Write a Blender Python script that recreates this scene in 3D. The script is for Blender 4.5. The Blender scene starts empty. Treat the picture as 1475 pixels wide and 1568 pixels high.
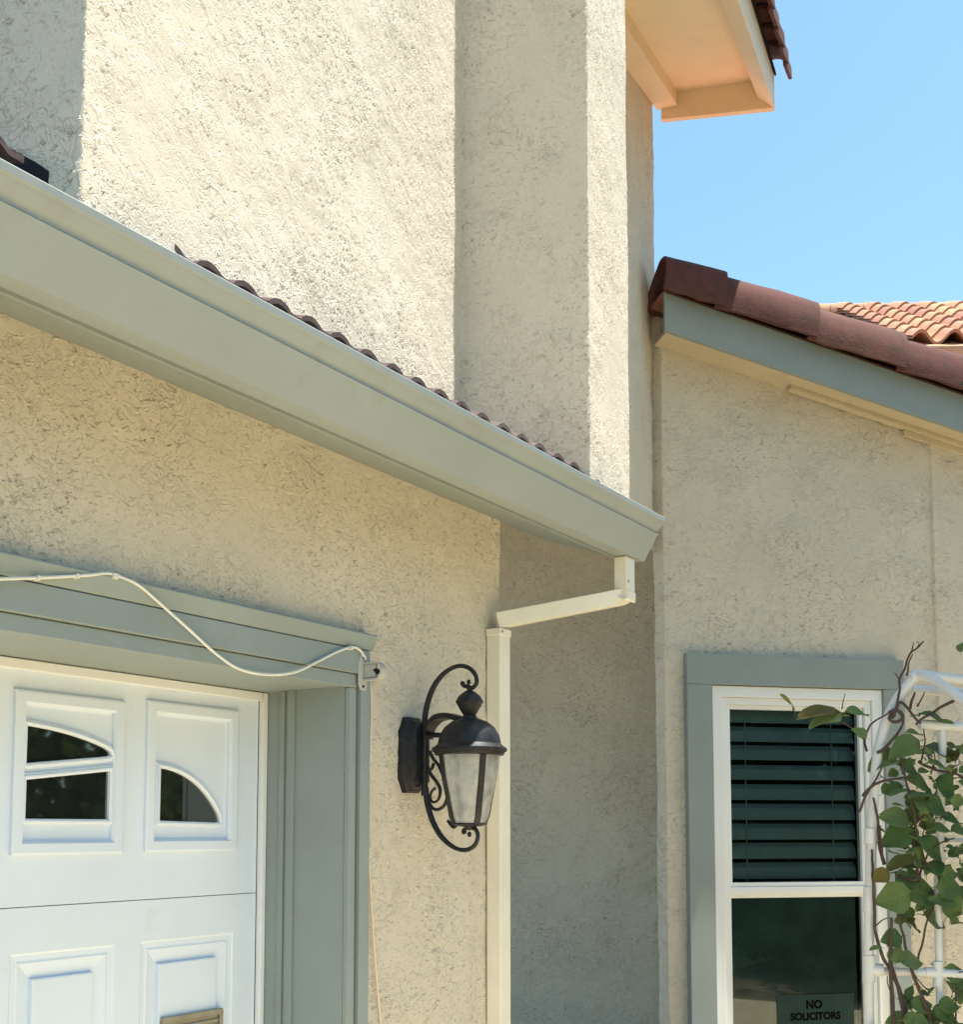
import bpy, bmesh, math, random
import numpy as np
from mathutils import Vector, Matrix, noise as mnoise

random.seed(7)
rng = np.random.default_rng(7)
S = bpy.context.scene
COL = S.collection

# ------------------------------------------------------------------ camera
EYE = 1.75
F_PX, CX, CY, HZN = 1800.0, 737.5, 1130.0, 1272.0
PITCH = math.atan((HZN - CY) / F_PX)
cam_d = bpy.data.cameras.new("camera")
cam = bpy.data.objects.new("camera", cam_d)
COL.objects.link(cam)
cam.location = (0, 0, EYE)
cam.rotation_euler = (math.radians(90) + PITCH, 0, 0)
cam_d.sensor_fit = 'HORIZONTAL'
cam_d.sensor_width = 36.0
cam_d.lens = 36.0 * F_PX / 1475.0
cam_d.shift_y = (CY - 784.0) / 1475.0
cam_d.clip_start = 0.05
cam_d.clip_end = 1000
S.camera = cam

# ------------------------------------------------------------------ light
SUN_AZ, SUN_EL = math.radians(99), math.radians(77.5)
w = bpy.data.worlds.new("World")
S.world = w
w.use_nodes = True
nt = w.node_tree
for n in list(nt.nodes):
    nt.nodes.remove(n)
sky = nt.nodes.new('ShaderNodeTexSky')
sky.sky_type = 'NISHITA'
sky.sun_disc = False
sky.sun_elevation = SUN_EL
sky.sun_rotation = SUN_AZ
sky.air_density = 1.0
sky.dust_density = 1.1
sky.ozone_density = 1.0
bg = nt.nodes.new('ShaderNodeBackground')
bg.inputs['Strength'].default_value = 0.070
wo = nt.nodes.new('ShaderNodeOutputWorld')
tint = nt.nodes.new('ShaderNodeMix'); tint.data_type = 'RGBA'; tint.blend_type = 'MULTIPLY'
tint.inputs[0].default_value = 1.0
tint.inputs[7].default_value = (.88, 1.09, 1.0, 1)
nt.links.new(sky.outputs[0], tint.inputs[6])
nt.links.new(tint.outputs[2], bg.inputs[0])
nt.links.new(bg.outputs[0], wo.inputs[0])
sd = bpy.data.lights.new("sun", 'SUN')
sd.energy = 2.9
sd.angle = math.radians(0.53)
sd.color = (1.0, 0.95, 0.87)
sun = bpy.data.objects.new("sun", sd)
COL.objects.link(sun)
sdir = Vector((math.sin(SUN_AZ) * math.cos(SUN_EL), math.cos(SUN_AZ) * math.cos(SUN_EL), math.sin(SUN_EL)))
sun.rotation_euler = (-sdir).to_track_quat('-Z', 'Y').to_euler()
sun.location = sdir * 40
S.view_settings.view_transform = 'Standard'
S.view_settings.look = 'None'
S.view_settings.exposure = 1.93
S.view_settings.gamma = 1.0
S.view_settings.use_curve_mapping = False

# ------------------------------------------------------------------ survey helpers
def ray(u, v):
    dx = (u - CX) / F_PX
    dz = -(v - CY) / F_PX
    return np.array([dx, math.cos(PITCH) - dz * math.sin(PITCH), math.sin(PITCH) + dz * math.cos(PITCH)])

def plan(u, depth):
    r = ray(u, HZN)
    p = r * depth / r[1]
    return np.array([p[0], p[1], 0.0])

class Frame:
    """A wall's own axes: X along the wall, Y out of it, Z up."""
    def __init__(s, O, yaw):
        s.O = np.array([O[0], O[1], 0.0])
        s.X = np.array([math.sin(yaw), math.cos(yaw), 0.0])
        s.Y = np.array([math.cos(yaw), -math.sin(yaw), 0.0])
    def pt(s, a, o, z):
        p = s.O + a * s.X + o * s.Y
        return (p[0], p[1], z)
    def pix(s, u, v, o):          # point of the plane o = const seen at (u, v)
        r = ray(u, v)
        t = (np.dot(s.Y, s.O) + o) / np.dot(s.Y, r)
        p = r * t
        return float(np.dot(p - s.O, s.X)), float(p[2] + EYE)
    def pixa(s, u, v, a):         # point of the plane a = const
        r = ray(u, v)
        t = (np.dot(s.X, s.O) + a) / np.dot(s.X, r)
        p = r * t
        return float(np.dot(p - s.O, s.Y)), float(p[2] + EYE)

YG = math.atan2((1905 - CX) / F_PX, ray(0, HZN)[1])
G = Frame(plan(765, 4.4), YG)                    # garage front wall
def on_g(u, o):
    r = ray(u, HZN)
    t = (np.dot(G.Y, G.O) + o) / np.dot(G.Y, r)
    p = r * t
    return np.array([p[0], p[1], 0.0])
DW = 6.9                                         # depth of the inner corner beside the window
KW = DW / 6.01
WN = Frame(plan(1003, DW), math.radians(77.3)) # window wall
P1 = on_g(97, .49)
P2 = on_g(908, .44)
lo, hi = 2.3, 6.0
for _ in range(60):                               # inner corner of the upper walls (right angle)
    mid = (lo + hi) / 2
    q = plan(706, mid)
    if mid > 3.3 and np.dot(q - P1, q - P2) > 0: hi = mid
    else: lo = mid
Q = plan(706, (lo + hi) / 2)
YV = math.atan2(*(Q - P1)[:2])
H = Frame(WN.O, YV)                               # upper storey: X = away, Y = right
VX, WX = H.X, H.Y
P3 = P2 + VX * .69
print("upper yaw", math.degrees(YV), "Q", Q)

# ------------------------------------------------------------------ object helpers
def thing(name, label, cat, loc=(0, 0, 0), group=None, kind=None):
    o = bpy.data.objects.new(name, None)
    o.empty_display_size = .1
    COL.objects.link(o)
    o.location = loc
    tag(o, label, cat, group, kind)
    return o

def tag(o, label=None, cat=None, group=None, kind=None):
    if label: o['label'] = label
    if cat: o['category'] = cat
    if group: o['group'] = group
    if kind: o['kind'] = kind
    return o

def origin_of(o):
    p = Vector((0, 0, 0))
    while o is not None:
        p += Vector(o.location)
        o = o.parent
    return p

def link(name, me, mat, parent=None):
    o = bpy.data.objects.new(name, me)
    COL.objects.link(o)
    if mat and not me.materials:
        me.materials.append(mat)
    if parent:
        o.parent = parent
        o.location = -origin_of(parent)
    return o

class MB:
    def __init__(s):
        s.v = []; s.f = []
    def face(s, pts):
        n = len(s.v)
        s.v += [tuple(map(float, p)) for p in pts]
        s.f.append(tuple(range(n, n + len(pts))))
    def box(s, fr, a0, a1, o0, o1, z0, z1):
        P = [fr.pt(a, o, z) for z in (z0, z1) for o in (o0, o1) for a in (a0, a1)]
        n = len(s.v); s.v += P
        for q in ((0, 1, 3, 2), (4, 6, 7, 5), (0, 4, 5, 1), (2, 3, 7, 6), (0, 2, 6, 4), (1, 5, 7, 3)):
            s.f.append(tuple(n + i for i in q))
        return s
    def loft(s, rings, cap=True, closed=True):
        n0 = len(s.v); m = len(rings[0])
        for r in rings: s.v += [tuple(map(float, p)) for p in r]
        for i in range(len(rings) - 1):
            for j in range(m if closed else m - 1):
                k = (j + 1) % m
                s.f.append((n0 + i * m + j, n0 + i * m + k, n0 + (i + 1) * m + k, n0 + (i + 1) * m + j))
        if cap and closed:
            s.f.append(tuple(n0 + j for j in reversed(range(m))))
            s.f.append(tuple(n0 + (len(rings) - 1) * m + j for j in range(m)))
        return s
    def prism(s, fr, prof, a0, a1):              # profile (o, z) run along the wall
        return s.loft([[fr.pt(a, o, z) for o, z in prof] for a in (a0, a1)])
    def plate(s, fr, poly, o0, o1):              # outline (a, z) given thickness
        return s.loft([[fr.pt(a, o, z) for a, z in poly] for o in (o0, o1)])
    def tube(s, pts, r, n=8, cap=True):
        P = [Vector(p) for p in pts]
        R = r if isinstance(r, (list, tuple)) else [r] * len(P)
        rings = []; up = None
        for i, p in enumerate(P):
            t = (P[min(i + 1, len(P) - 1)] - P[max(i - 1, 0)])
            if t.length < 1e-9: t = Vector((0, 0, 1))
            t.normalize()
            if up is None:
                up = Vector((0, 0, 1)) if abs(t.z) < .9 else Vector((1, 0, 0))
            x = t.cross(up)
            if x.length < 1e-6: x = t.cross(Vector((1, 0, 0)))
            x.normalize(); y = x.cross(t); up = y
            rings.append([p + R[i] * (math.cos(k * 2 * math.pi / n) * x + math.sin(k * 2 * math.pi / n) * y) for k in range(n)])
        return s.loft(rings, cap)
    def lathe(s, c, prof, n=24, sx=1, sy=1, rot=0):
        rings = [[(c[0] + max(r, 1e-4) * math.cos(rot + 2 * math.pi * k / n) * sx,
                   c[1] + max(r, 1e-4) * math.sin(rot + 2 * math.pi * k / n) * sy, c[2] + z) for k in range(n)] for r, z in prof]
        return s.loft(rings)
    def mesh(s, name, smooth=35):
        me = bpy.data.meshes.new(name)
        me.from_pydata(s.v, [], s.f)
        bm = bmesh.new(); bm.from_mesh(me)
        bmesh.ops.remove_doubles(bm, verts=bm.verts, dist=1e-5)
        bmesh.ops.recalc_face_normals(bm, faces=bm.faces)
        bm.to_mesh(me); bm.free()
        if smooth:
            me.polygons.foreach_set('use_smooth', [True] * len(me.polygons))
            me.set_sharp_from_angle(angle=math.radians(smooth))
        me.update()
        return me
    def build(s, name, mat, parent=None, smooth=35, bevel=0):
        o = link(name, s.mesh(name, smooth), mat, parent)
        if bevel:
            b = o.modifiers.new('bevel', 'BEVEL')
            b.width = bevel; b.segments = 2; b.limit_method = 'ANGLE'
            b.angle_limit = math.radians(40); b.harden_normals = False
        return o

def smooth_path(pts, n=8):
    P = [Vector(p) for p in pts]; out = []
    for i in range(len(P) - 1):
        p0, p1, p2, p3 = P[max(i - 1, 0)], P[i], P[i + 1], P[min(i + 2, len(P) - 1)]
        for k in range(n):
            t = k / n
            out.append(.5 * ((2 * p1) + (p2 - p0) * t + (2 * p0 - 5 * p1 + 4 * p2 - p3) * t * t + (3 * p1 - p0 - 3 * p2 + p3) * t ** 3))
    out.append(P[-1])
    return out

# ------------------------------------------------------------------ materials
def base_mat(name, col, rough=.6, spec=.3, metal=0):
    m = bpy.data.materials.new(name)
    m.use_nodes = True
    b = m.node_tree.nodes['Principled BSDF']
    b.inputs['Base Color'].default_value = (*col, 1)
    b.inputs['Roughness'].default_value = rough
    b.inputs['Specular IOR Level'].default_value = spec
    b.inputs['Metallic'].default_value = metal
    return m, m.node_tree.nodes, m.node_tree.links, b

def node(N, kind, **kw):
    n = N.new(kind)
    for k, v in kw.items():
        if k in n.inputs: n.inputs[k].default_value = v
        else: setattr(n, k, v)
    return n

def ramp(N, L, src, p0, p1, c0=(0, 0, 0, 1), c1=(1, 1, 1, 1)):
    r = N.new('ShaderNodeValToRGB')
    r.color_ramp.elements[0].position = p0; r.color_ramp.elements[1].position = p1
    r.color_ramp.elements[0].color = c0; r.color_ramp.elements[1].color = c1
    L.new(src, r.inputs[0])
    return r

def math_n(N, L, op, a, b):
    m = N.new('ShaderNodeMath'); m.operation = op
    for i, x in enumerate((a, b)):
        if isinstance(x, (int, float)): m.inputs[i].default_value = x
        else: L.new(x, m.inputs[i])
    return m.outputs[0]

def paint(name, col, rough=.55, spec=.3, var=.12, scale=6, bump=.0006, bscale=90, dirt=None, metal=0, objvar=0):
    """Painted or weathered surface: mottled colour, fine relief, optional blotches of dirt."""
    m, N, L, b = base_mat(name, col, rough, spec, metal)
    tc = N.new('ShaderNodeTexCoord')
    n1 = node(N, 'ShaderNodeTexNoise', Scale=scale, Detail=6, Roughness=.65)
    L.new(tc.outputs['Object'], n1.inputs['Vector'])
    lo_ = tuple(c * (1 - var) for c in col) + (1,)
    hi_ = tuple(min(1, c * (1 + var)) for c in col) + (1,)
    r = ramp(N, L, n1.outputs['Fac'], .3, .7, lo_, hi_)
    out = r.outputs[0]
    if dirt:
        n2 = node(N, 'ShaderNodeTexNoise', Scale=dirt[1], Detail=8, Roughness=.7)
        L.new(tc.outputs['Object'], n2.inputs['Vector'])
        r2 = ramp(N, L, n2.outputs['Fac'], dirt[2], dirt[2] + .14)
        mx = N.new('ShaderNodeMix'); mx.data_type = 'RGBA'
        L.new(math_n(N, L, 'MULTIPLY', r2.outputs[0], dirt[3]), mx.inputs[0])
        L.new(out, mx.inputs[6]); mx.inputs[7].default_value = (*dirt[0], 1)
        out = mx.outputs[2]
    if objvar:
        oi = N.new('ShaderNodeObjectInfo')
        hs = N.new('ShaderNodeHueSaturation')
        L.new(math_n(N, L, 'ADD', math_n(N, L, 'MULTIPLY', oi.outputs['Random'], objvar), 1 - objvar / 2), hs.inputs['Value'])
        L.new(math_n(N, L, 'ADD', math_n(N, L, 'MULTIPLY', oi.outputs['Random'], .03), .485), hs.inputs['Hue'])
        L.new(out, hs.inputs['Color']); out = hs.outputs[0]
    L.new(out, b.inputs['Base Color'])
    rr = ramp(N, L, n1.outputs['Fac'], .2, .8, (rough * .85,) * 3 + (1,), (min(1, rough * 1.15),) * 3 + (1,))
    L.new(rr.outputs[0], b.inputs['Roughness'])
    if bump:
        n3 = node(N, 'ShaderNodeTexNoise', Scale=bscale, Detail=4)
        L.new(tc.outputs['Object'], n3.inputs['Vector'])
        bp = node(N, 'ShaderNodeBump', Strength=1.0, Distance=bump)
        L.new(n3.outputs['Fac'], bp.inputs['Height'])
        L.new(bp.outputs[0], b.inputs['Normal'])
    return m

def stucco(name, col, amp=.005, k=1.0):
    """Skip-trowelled stucco: raised flat lace with broken edges, displaced for real."""
    m, N, L, b = base_mat(name, col, .9, .15)
    tc = N.new('ShaderNodeTexCoord')
    def nz(scale, detail, dist=0, rough=.55):
        n = node(N, 'ShaderNodeTexNoise', Scale=scale, Detail=detail, Roughness=rough, Distortion=dist)
        L.new(tc.outputs['Object'], n.inputs['Vector'])
        return n.outputs['Fac']
    mask = ramp(N, L, nz(2.6, 3), .36, .62, (.30,) * 3 + (1,), (1,) * 3 + (1,)).outputs[0]
    mp = N.new('ShaderNodeMapping'); mp.inputs['Scale'].default_value = (1, 1, 1.7)
    L.new(tc.outputs['Object'], mp.inputs['Vector'])
    def nzm(scale, detail, dist, rough=.5):
        n = node(N, 'ShaderNodeTexNoise', Scale=scale, Detail=detail, Roughness=rough, Distortion=dist)
        L.new(mp.outputs[0], n.inputs['Vector'])
        return n.outputs['Fac']
    pits = ramp(N, L, nzm(k * 48, 2.2, 1.0), .315, .375).outputs[0]          # short gouges left by the trowel
    pits2 = ramp(N, L, nzm(k * 92, 1, .5), .29, .35).outputs[0]
    plate = ramp(N, L, nz(k * 30, 3.5, .9), .44, .485).outputs[0]              # broad flat laps
    worm = ramp(N, L, math_n(N, L, 'ABSOLUTE', math_n(N, L, 'SUBTRACT', nz(k * 24, 2.5, .8), .5), 0), .0, .032, (1, 1, 1, 1), (0, 0, 0, 1)).outputs[0]
    h_w = math_n(N, L, 'MULTIPLY', worm, ramp(N, L, nz(5, 2), .45, .62).outputs[0])   # raised worm-like ridges, in places
    grit = nz(260, 3)
    h = math_n(N, L, 'ADD', math_n(N, L, 'MULTIPLY', pits, .58), math_n(N, L, 'MULTIPLY', pits2, .30))
    h = math_n(N, L, 'MULTIPLY', math_n(N, L, 'ADD', h, math_n(N, L, 'MULTIPLY', plate, .22)), mask)
    h = math_n(N, L, 'ADD', h, math_n(N, L, 'MULTIPLY', h_w, .26))
    h = math_n(N, L, 'ADD', h, math_n(N, L, 'MULTIPLY', nz(6, 2), .7))
    fine = math_n(N, L, 'ADD', h, math_n(N, L, 'MULTIPLY', grit, .09))
    ds = node(N, 'ShaderNodeDisplacement', Midlevel=1.0, Scale=amp)
    L.new(fine, ds.inputs['Height'])
    L.new(ds.outputs[0], N['Material Output'].inputs['Displacement'])
    m.displacement_method = 'BOTH'
    c1 = ramp(N, L, nz(2.1, 5, 0, .6), .3, .7, tuple(c * .93 for c in col) + (1,), tuple(min(1, c * 1.05) for c in col) + (1,)).outputs[0]
    L.new(c1, b.inputs['Base Color'])
    return m

M_STUCCO = stucco("cream stucco", (.625, .56, .465), .0085)
M_STUCCO2 = stucco("coarse cream stucco", (.625, .56, .465), .0125, .66)
M_SAGE = paint("sage trim paint", (.265, .305, .300), .5, .3, .06, 3, .0005, 60, ((.22, .21, .18), 9, .62, .3))
M_GUTTER = paint("sage gutter paint", (.30, .338, .345), .5, .3, .05, 2.2, .0005, 18, ((.24, .235, .20), 4.5, .57, .35))
M_CREAM = paint("cream soffit paint", (.80, .64, .46), .6, .25, .05, 4)
M_WTRIM = paint("cream wall trim paint", (.55, .47, .34), .7, .2, .08, 5)
M_TAN = paint("pale cream downspout paint", (.76, .71, .60), .45, .35, .05, 5)
M_DOOR = paint("white door paint", (.69, .76, .87), .4, .35, .03, 3, .0004, 140, ((.55, .55, .53), 5, .62, .35))
M_VINYL = paint("white vinyl", (.78, .79, .80), .35, .4, .02, 3, 0)
M_PVC = paint("white pipe plastic", (.60, .60, .61), .35, .4, .06, 9, .0003, 60, ((.36, .33, .28), 14, .58, .5))
M_IRON = paint("black cast metal", (.013, .013, .016), .45, .35, .3, 40, .0008, 120, ((.06, .055, .055), 30, .55, .35))
M_TILE = paint("dark red clay tile", (.115, .050, .043), .85, .15, .22, 14, .002, 70, ((.055, .045, .042), 11, .52, .75), objvar=.4)
M_TILE2 = paint("orange clay tile", (.44, .235, .15), .85, .15, .22, 9, .002, 70, ((.22, .14, .10), 12, .56, .5), objvar=.4)
M_TILE3 = paint("weathered brown tile", (.115, .085, .08), .9, .12, .25, 18, .002, 70, ((.05, .04, .04), 22, .52, .5), objvar=.5)
M_FLASH = paint("black flashing felt", (.014, .015, .018), .8, .2, .2, 30)
M_CABLE = paint("white cable sheath", (.70, .69, .64), .5, .3, .05, 20, 0)
M_BRACK = paint("grey plastic bracket", (.42, .42, .40), .45, .35, .08, 20)
M_BRASS = paint("weathered tan metal", (.30, .26, .19), .5, .4, .15, 20)
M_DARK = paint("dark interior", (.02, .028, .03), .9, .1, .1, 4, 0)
M_SLAT = paint("dark blind slat", (.33, .40, .40), .5, .3, .08, 5, 0)
M_SCREEN = paint("dark insect screen", (.10, .14, .13), .8, .2, .3, 5, .0004, 300)
M_CONC = paint("tan driveway pavers", (.66, .55, .35), .85, .2, .12, 1.2, .002, 60)
M_SOIL = paint("dry yard soil", (.15, .12, .075), .95, .1, .3, 2, .01, 12)
M_STEM = paint("brown vine stem", (.075, .050, .042), .75, .25, .25, 40, .001, 160)
M_BARK = paint("tree bark", (.11, .085, .065), .9, .15, .25, 10, .01, 20)
M_INK = paint("black sign print", (.003, .003, .003), .9, .03, 0.0, 5, 0)

def leaf_mat(name, c0, c1):
    m, N, L, b = base_mat(name, c0, .6, .2)
    oi = N.new('ShaderNodeObjectInfo')
    tc = N.new('ShaderNodeTexCoord')
    n = node(N, 'ShaderNodeTexNoise', Scale=40, Detail=3)
    L.new(tc.outputs['Object'], n.inputs['Vector'])
    sx = N.new('ShaderNodeSeparateXYZ'); L.new(tc.outputs['Object'], sx.inputs[0])
    ax = math_n(N, L, 'ABSOLUTE', sx.outputs[0], 0)
    mid = math_n(N, L, 'LESS_THAN', ax, .016)
    sv = math_n(N, L, 'GREATER_THAN', math_n(N, L, 'SINE', math_n(N, L, 'MULTIPLY', math_n(N, L, 'SUBTRACT', sx.outputs[1], math_n(N, L, 'MULTIPLY', ax, .7)), 46), 0), .93)
    vein = math_n(N, L, 'MULTIPLY', math_n(N, L, 'MAXIMUM', mid, sv), .22 if 'vine' in name or 'yellow' in name else 0)
    f = math_n(N, L, 'ADD', math_n(N, L, 'ADD', vein, math_n(N, L, 'MULTIPLY', oi.outputs['Random'], .6)), math_n(N, L, 'MULTIPLY', n.outputs['Fac'], .4))
    f = math_n(N, L, 'ADD', f, -.0) if False else f
    _x = math_n(N, L, 'ADD', math_n(N, L, 'MULTIPLY', oi.outputs['Random'], .7), math_n(N, L, 'MULTIPLY', n.outputs['Fac'], .4))
    r = ramp(N, L, f, .1, 1.0, (*c0, 1), (*c1, 1))
    L.new(r.outputs[0], b.inputs['Base Color'])
    tr = N.new('ShaderNodeBsdfTranslucent')
    L.new(r.outputs[0], tr.inputs[0])
    mx = N.new('ShaderNodeMixShader'); mx.inputs[0].default_value = .3
    L.new(b.outputs[0], mx.inputs[1]); L.new(tr.outputs[0], mx.inputs[2])
    L.new(mx.outputs[0], N['Material Output'].inputs['Surface'])
    return m
M_LEAF = leaf_mat("vine leaf", (.055, .115, .036), (.19, .245, .095))
M_LEAF_OLD = leaf_mat("yellowing leaf", (.085, .095, .022), (.13, .11, .03))
M_TREELEAF = leaf_mat("tree leaf", (.03, .065, .015), (.08, .12, .03))

def glass_mat(name, tint, refl_rough=.02, haze=None):
    m = bpy.data.materials.new(name); m.use_nodes = True
    N, L = m.node_tree.nodes, m.node_tree.links
    for n in list(N):
        if n.type != 'OUTPUT_MATERIAL': N.remove(n)
    t = N.new('ShaderNodeBsdfTransparent'); t.inputs[0].default_value = (*tint, 1)
    g = N.new('ShaderNodeBsdfGlossy'); g.inputs['Roughness'].default_value = refl_rough
    fr = N.new('ShaderNodeFresnel'); fr.inputs['IOR'].default_value = 1.55
    mx = N.new('ShaderNodeMixShader')
    f = math_n(N, L, 'ADD', math_n(N, L, 'MULTIPLY', fr.outputs[0], 1.0), .005)
    L.new(f, mx.inputs[0]); L.new(t.outputs[0], mx.inputs[1]); L.new(g.outputs[0], mx.inputs[2])
    out = mx.outputs[0]
    if haze:
        d = N.new('ShaderNodeBsdfDiffuse'); d.inputs[0].default_value = (*haze[0], 1)
        tl = N.new('ShaderNodeBsdfTranslucent'); tl.inputs[0].default_value = (*haze[0], 1)
        ad = N.new('ShaderNodeMixShader'); ad.inputs[0].default_value = .5
        L.new(d.outputs[0], ad.inputs[1]); L.new(tl.outputs[0], ad.inputs[2])
        m2 = N.new('ShaderNodeMixShader')
        tc = N.new('ShaderNodeTexCoord')
        nn = node(N, 'ShaderNodeTexNoise', Scale=haze[2], Detail=4)
        L.new(tc.outputs['Object'], nn.inputs['Vector'])
        rr = ramp(N, L, nn.outputs['Fac'], .3, .7, (haze[1] * .6,) * 3 + (1,), (haze[1] * 1.3,) * 3 + (1,))
        L.new(rr.outputs[0], m2.inputs[0])
        L.new(out, m2.inputs[1]); L.new(ad.outputs[0], m2.inputs[2])
        out = m2.outputs[0]
    L.new(out, N['Material Output'].inputs['Surface'])
    return m
M_GLASS = glass_mat("window glass", (.75, .82, .82))
M_LAMPGLASS = glass_mat("seeded lamp glass", (.85, .86, .84), .15, ((.80, .80, .79), .6, 25))
M_DOORGLASS, _N, _L, _b = base_mat("shade toned door glass", (.012, .015, .016), .03, .8)  # darkness of the unlit garage inside is put into the glass colour
_b.inputs["IOR"].default_value = 2.1

# ------------------------------------------------------------------ setting
def sheet(name, x0, x1, y0, y1, z, mat):
    mb = MB(); mb.face([(x0, y0, z), (x1, y0, z), (x1, y1, z), (x0, y1, z)])
    return tag(mb.build(name, mat, None, 0), kind='structure')
sheet("ground", -300, 300, -300, 300, -.004, M_SOIL)
drv = MB()
drv.face([G.pt(-3.9, -.4, 0), G.pt(.25, -.4, 0), G.pt(.25, 12, 0), G.pt(-3.9, 12, 0)])
tag(drv.build("driveway", M_CONC, None, 0), kind='structure')
wk = MB()  # unseen paving, shaped to bounce light onto the garage and window walls
wk.face([WN.pt(.62, .45, 0), WN.pt(4.2, .45, 0), G.pt(6, 5, 0), G.pt(.27, 5, 0), G.pt(.27, 1.9, 0)])
tag(wk.build("path", M_CONC, None, 0), kind='structure')
M_DARK_BED = paint("dark added bed", (.055, .042, .03), .95, .1, .4, 9, .01, 30)  # unseen dark ground, added to cut light bouncing onto the recessed wall
bd = MB()
bd.face([(*G.pt(.27, -1.6, 0)[:2], .004), (*G.pt(.27, 1.85, 0)[:2], .004), (*WN.pt(.58, .45, 0)[:2], .004), (*WN.pt(.58, -.02, 0)[:2], .004), (*WN.pt(-1.6, -.02, 0)[:2], .004)])
tag(bd.build("bounce_cut_bed", M_DARK_BED, None, 0), kind='structure')

# ------------------------------------------------------------------ stucco ribbons
def levels(*segs):
    out = []
    for z0, z1, st in segs:
        n = max(1, round((z1 - z0) / st))
        out += list(np.linspace(z0, z1, n, endpoint=False))
    out.append(segs[-1][1])
    return np.array(out)

def ribbon(name, pts, steps, zl, mat, parent, zbot=None, ztop=None, hole=None, jitter=0.0):
    """Vertical wall sheet along a plan polyline; zl are absolute levels, or remapped to [zbot, ztop] per column."""
    cols = []
    arc = []
    s0 = 0
    for i in range(len(pts) - 1):
        a, b = np.array(pts[i][:2]), np.array(pts[i + 1][:2])
        Ln = np.linalg.norm(b - a)
        n = max(1, round(Ln / steps[i]))
        for k in range(n):
            cols.append(a + (b - a) * k / n); arc.append((i, k / n, s0 + Ln * k / n))
        s0 += Ln
    cols.append(np.array(pts[-1][:2])); arc.append((len(pts) - 2, 1.0, s0))
    nc, nr = len(cols), len(zl)
    V = np.zeros((nc, nr, 3))
    zn = (zl - zl[0]) / (zl[-1] - zl[0])
    for c in range(nc):
        V[c, :, 0] = cols[c][0]; V[c, :, 1] = cols[c][1]
        if zbot is None: V[c, :, 2] = zl
        else:
            zb, zt = zbot(*arc[c]), ztop(*arc[c])
            V[c, :, 2] = np.clip(zl, zb, zt)
    idx = np.arange(nc * nr).reshape(nc, nr)
    Fq = np.stack([idx[:-1, :-1], idx[1:, :-1], idx[1:, 1:], idx[:-1, 1:]], -1)
    if hole is not None:
        keep = np.ones(Fq.shape[:2], bool)
        cm = np.array([(arc[i][2] + arc[i + 1][2]) / 2 for i in range(nc - 1)])
        zm = (zl[:-1] + zl[1:]) / 2
        for (sa, sb, za, zb_) in hole:
            keep &= ~(((cm > sa) & (cm < sb))[:, None] & ((zm > za) & (zm < zb_))[None, :])
        Fq = Fq[keep]
    Fq = Fq.reshape(-1, 4)
    me = bpy.data.meshes.new(name)
    me.vertices.add(nc * nr); me.vertices.foreach_set('co', V.reshape(-1).astype(np.float32))
    nf = len(Fq)
    me.loops.add(nf * 4); me.loops.foreach_set('vertex_index', Fq.reshape(-1).astype(np.int32))
    me.polygons.add(nf)
    me.polygons.foreach_set('loop_start', (np.arange(nf) * 4).astype(np.int32))
    me.polygons.foreach_set('use_smooth', np.ones(nf, bool))
    me.update(calc_edges=True)
    return link(name, me, mat, parent)

# ------------------------------------------------------------------ the house and its attached garage
g0 = G.pt(-1.6, 0, 0)
garage = thing("garage", "cream stucco garage with sage trimmed white door under a sage eave", "garage", g0)
h0 = plan(1100, 6.4)
house = thing("house", "two storey cream stucco house with clay tile roofs and a sage framed window", "house", tuple(h0))

# garage wall: left end -> opening -> corner -> back along the end wall
A_L, A_J = -3.40, -.905                          # opening from A_L to A_J, head at Z_H
Z_H = 2.20
gp = [G.pt(-4.5, 0, 0), G.pt(A_L, 0, 0), G.pt(-2.55, 0, 0), G.pt(A_J, 0, 0), G.pt(0, 0, 0), G.pt(0, -1.1, 0)]
zl = levels((0, 1.05, .35), (1.05, Z_H, .005), (Z_H, 2.945, .005))
s_off = 4.5
ribbon("wall", gp, [.3, .1, .005, .005, .02], zl, M_STUCCO, garage,
       hole=[(s_off + A_L, s_off + A_J, -.1, Z_H)])

# head and jamb linings, door stop
jb = MB()
jb.box(G, A_J, A_J + .03, -.40, -.001, 0, Z_H + .02)
jb.box(G, A_J - .010, A_J, -.232, -.204, 0, Z_H)
jb.box(G, A_J - .007, A_J, -.268, -.246, 0, Z_H)
jb.build("door_jamb", M_SAGE, garage, bevel=.002)
hd = MB(); hd.box(G, A_L, A_J, -.40, -.001, Z_H, Z_H + .03)
hd.build("door_head", M_SAGE, garage, bevel=.002)
ws = MB(); ws.box(G, A_J - .022, A_J - .001, -.345, -.322, 0, Z_H - .002)
ws.build("weather_strip", M_VINYL, garage, bevel=.003)
ws = MB(); ws.box(G, A_L, A_J - .024, -.350, -.325, Z_H - .030, Z_H - .002)
ws.build("weather_strip", M_VINYL, garage, bevel=.003)
# trim boards round the opening
tb = MB(); tb.prism(G, [(.002, 2.318), (.036, 2.318), (.056, 2.364), (.050, 2.368), (.002, 2.370)], A_L - .09, -.812); tb.build("trim_board", M_SAGE, garage, bevel=.004)
tb = MB(); tb.box(G, A_L - .09, -.824, .002, .034, 2.240, 2.316); tb.build("trim_board", M_SAGE, garage, bevel=.003)
tb = MB(); tb.box(G, A_L - .09, -.872, .002, .022, 2.196, 2.2385); tb.build("trim_board", M_SAGE, garage, bevel=.003)
tb = MB(); tb.box(G, -.864, -.815, .002, .030, 0, 2.2395); tb.build("trim_board", M_SAGE, garage, bevel=.003)
tb = MB(); tb.box(G, -.908, -.874, .001, .020, 0, 2.1955); tb.build("trim_board", M_SAGE, garage, bevel=.003)

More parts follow.
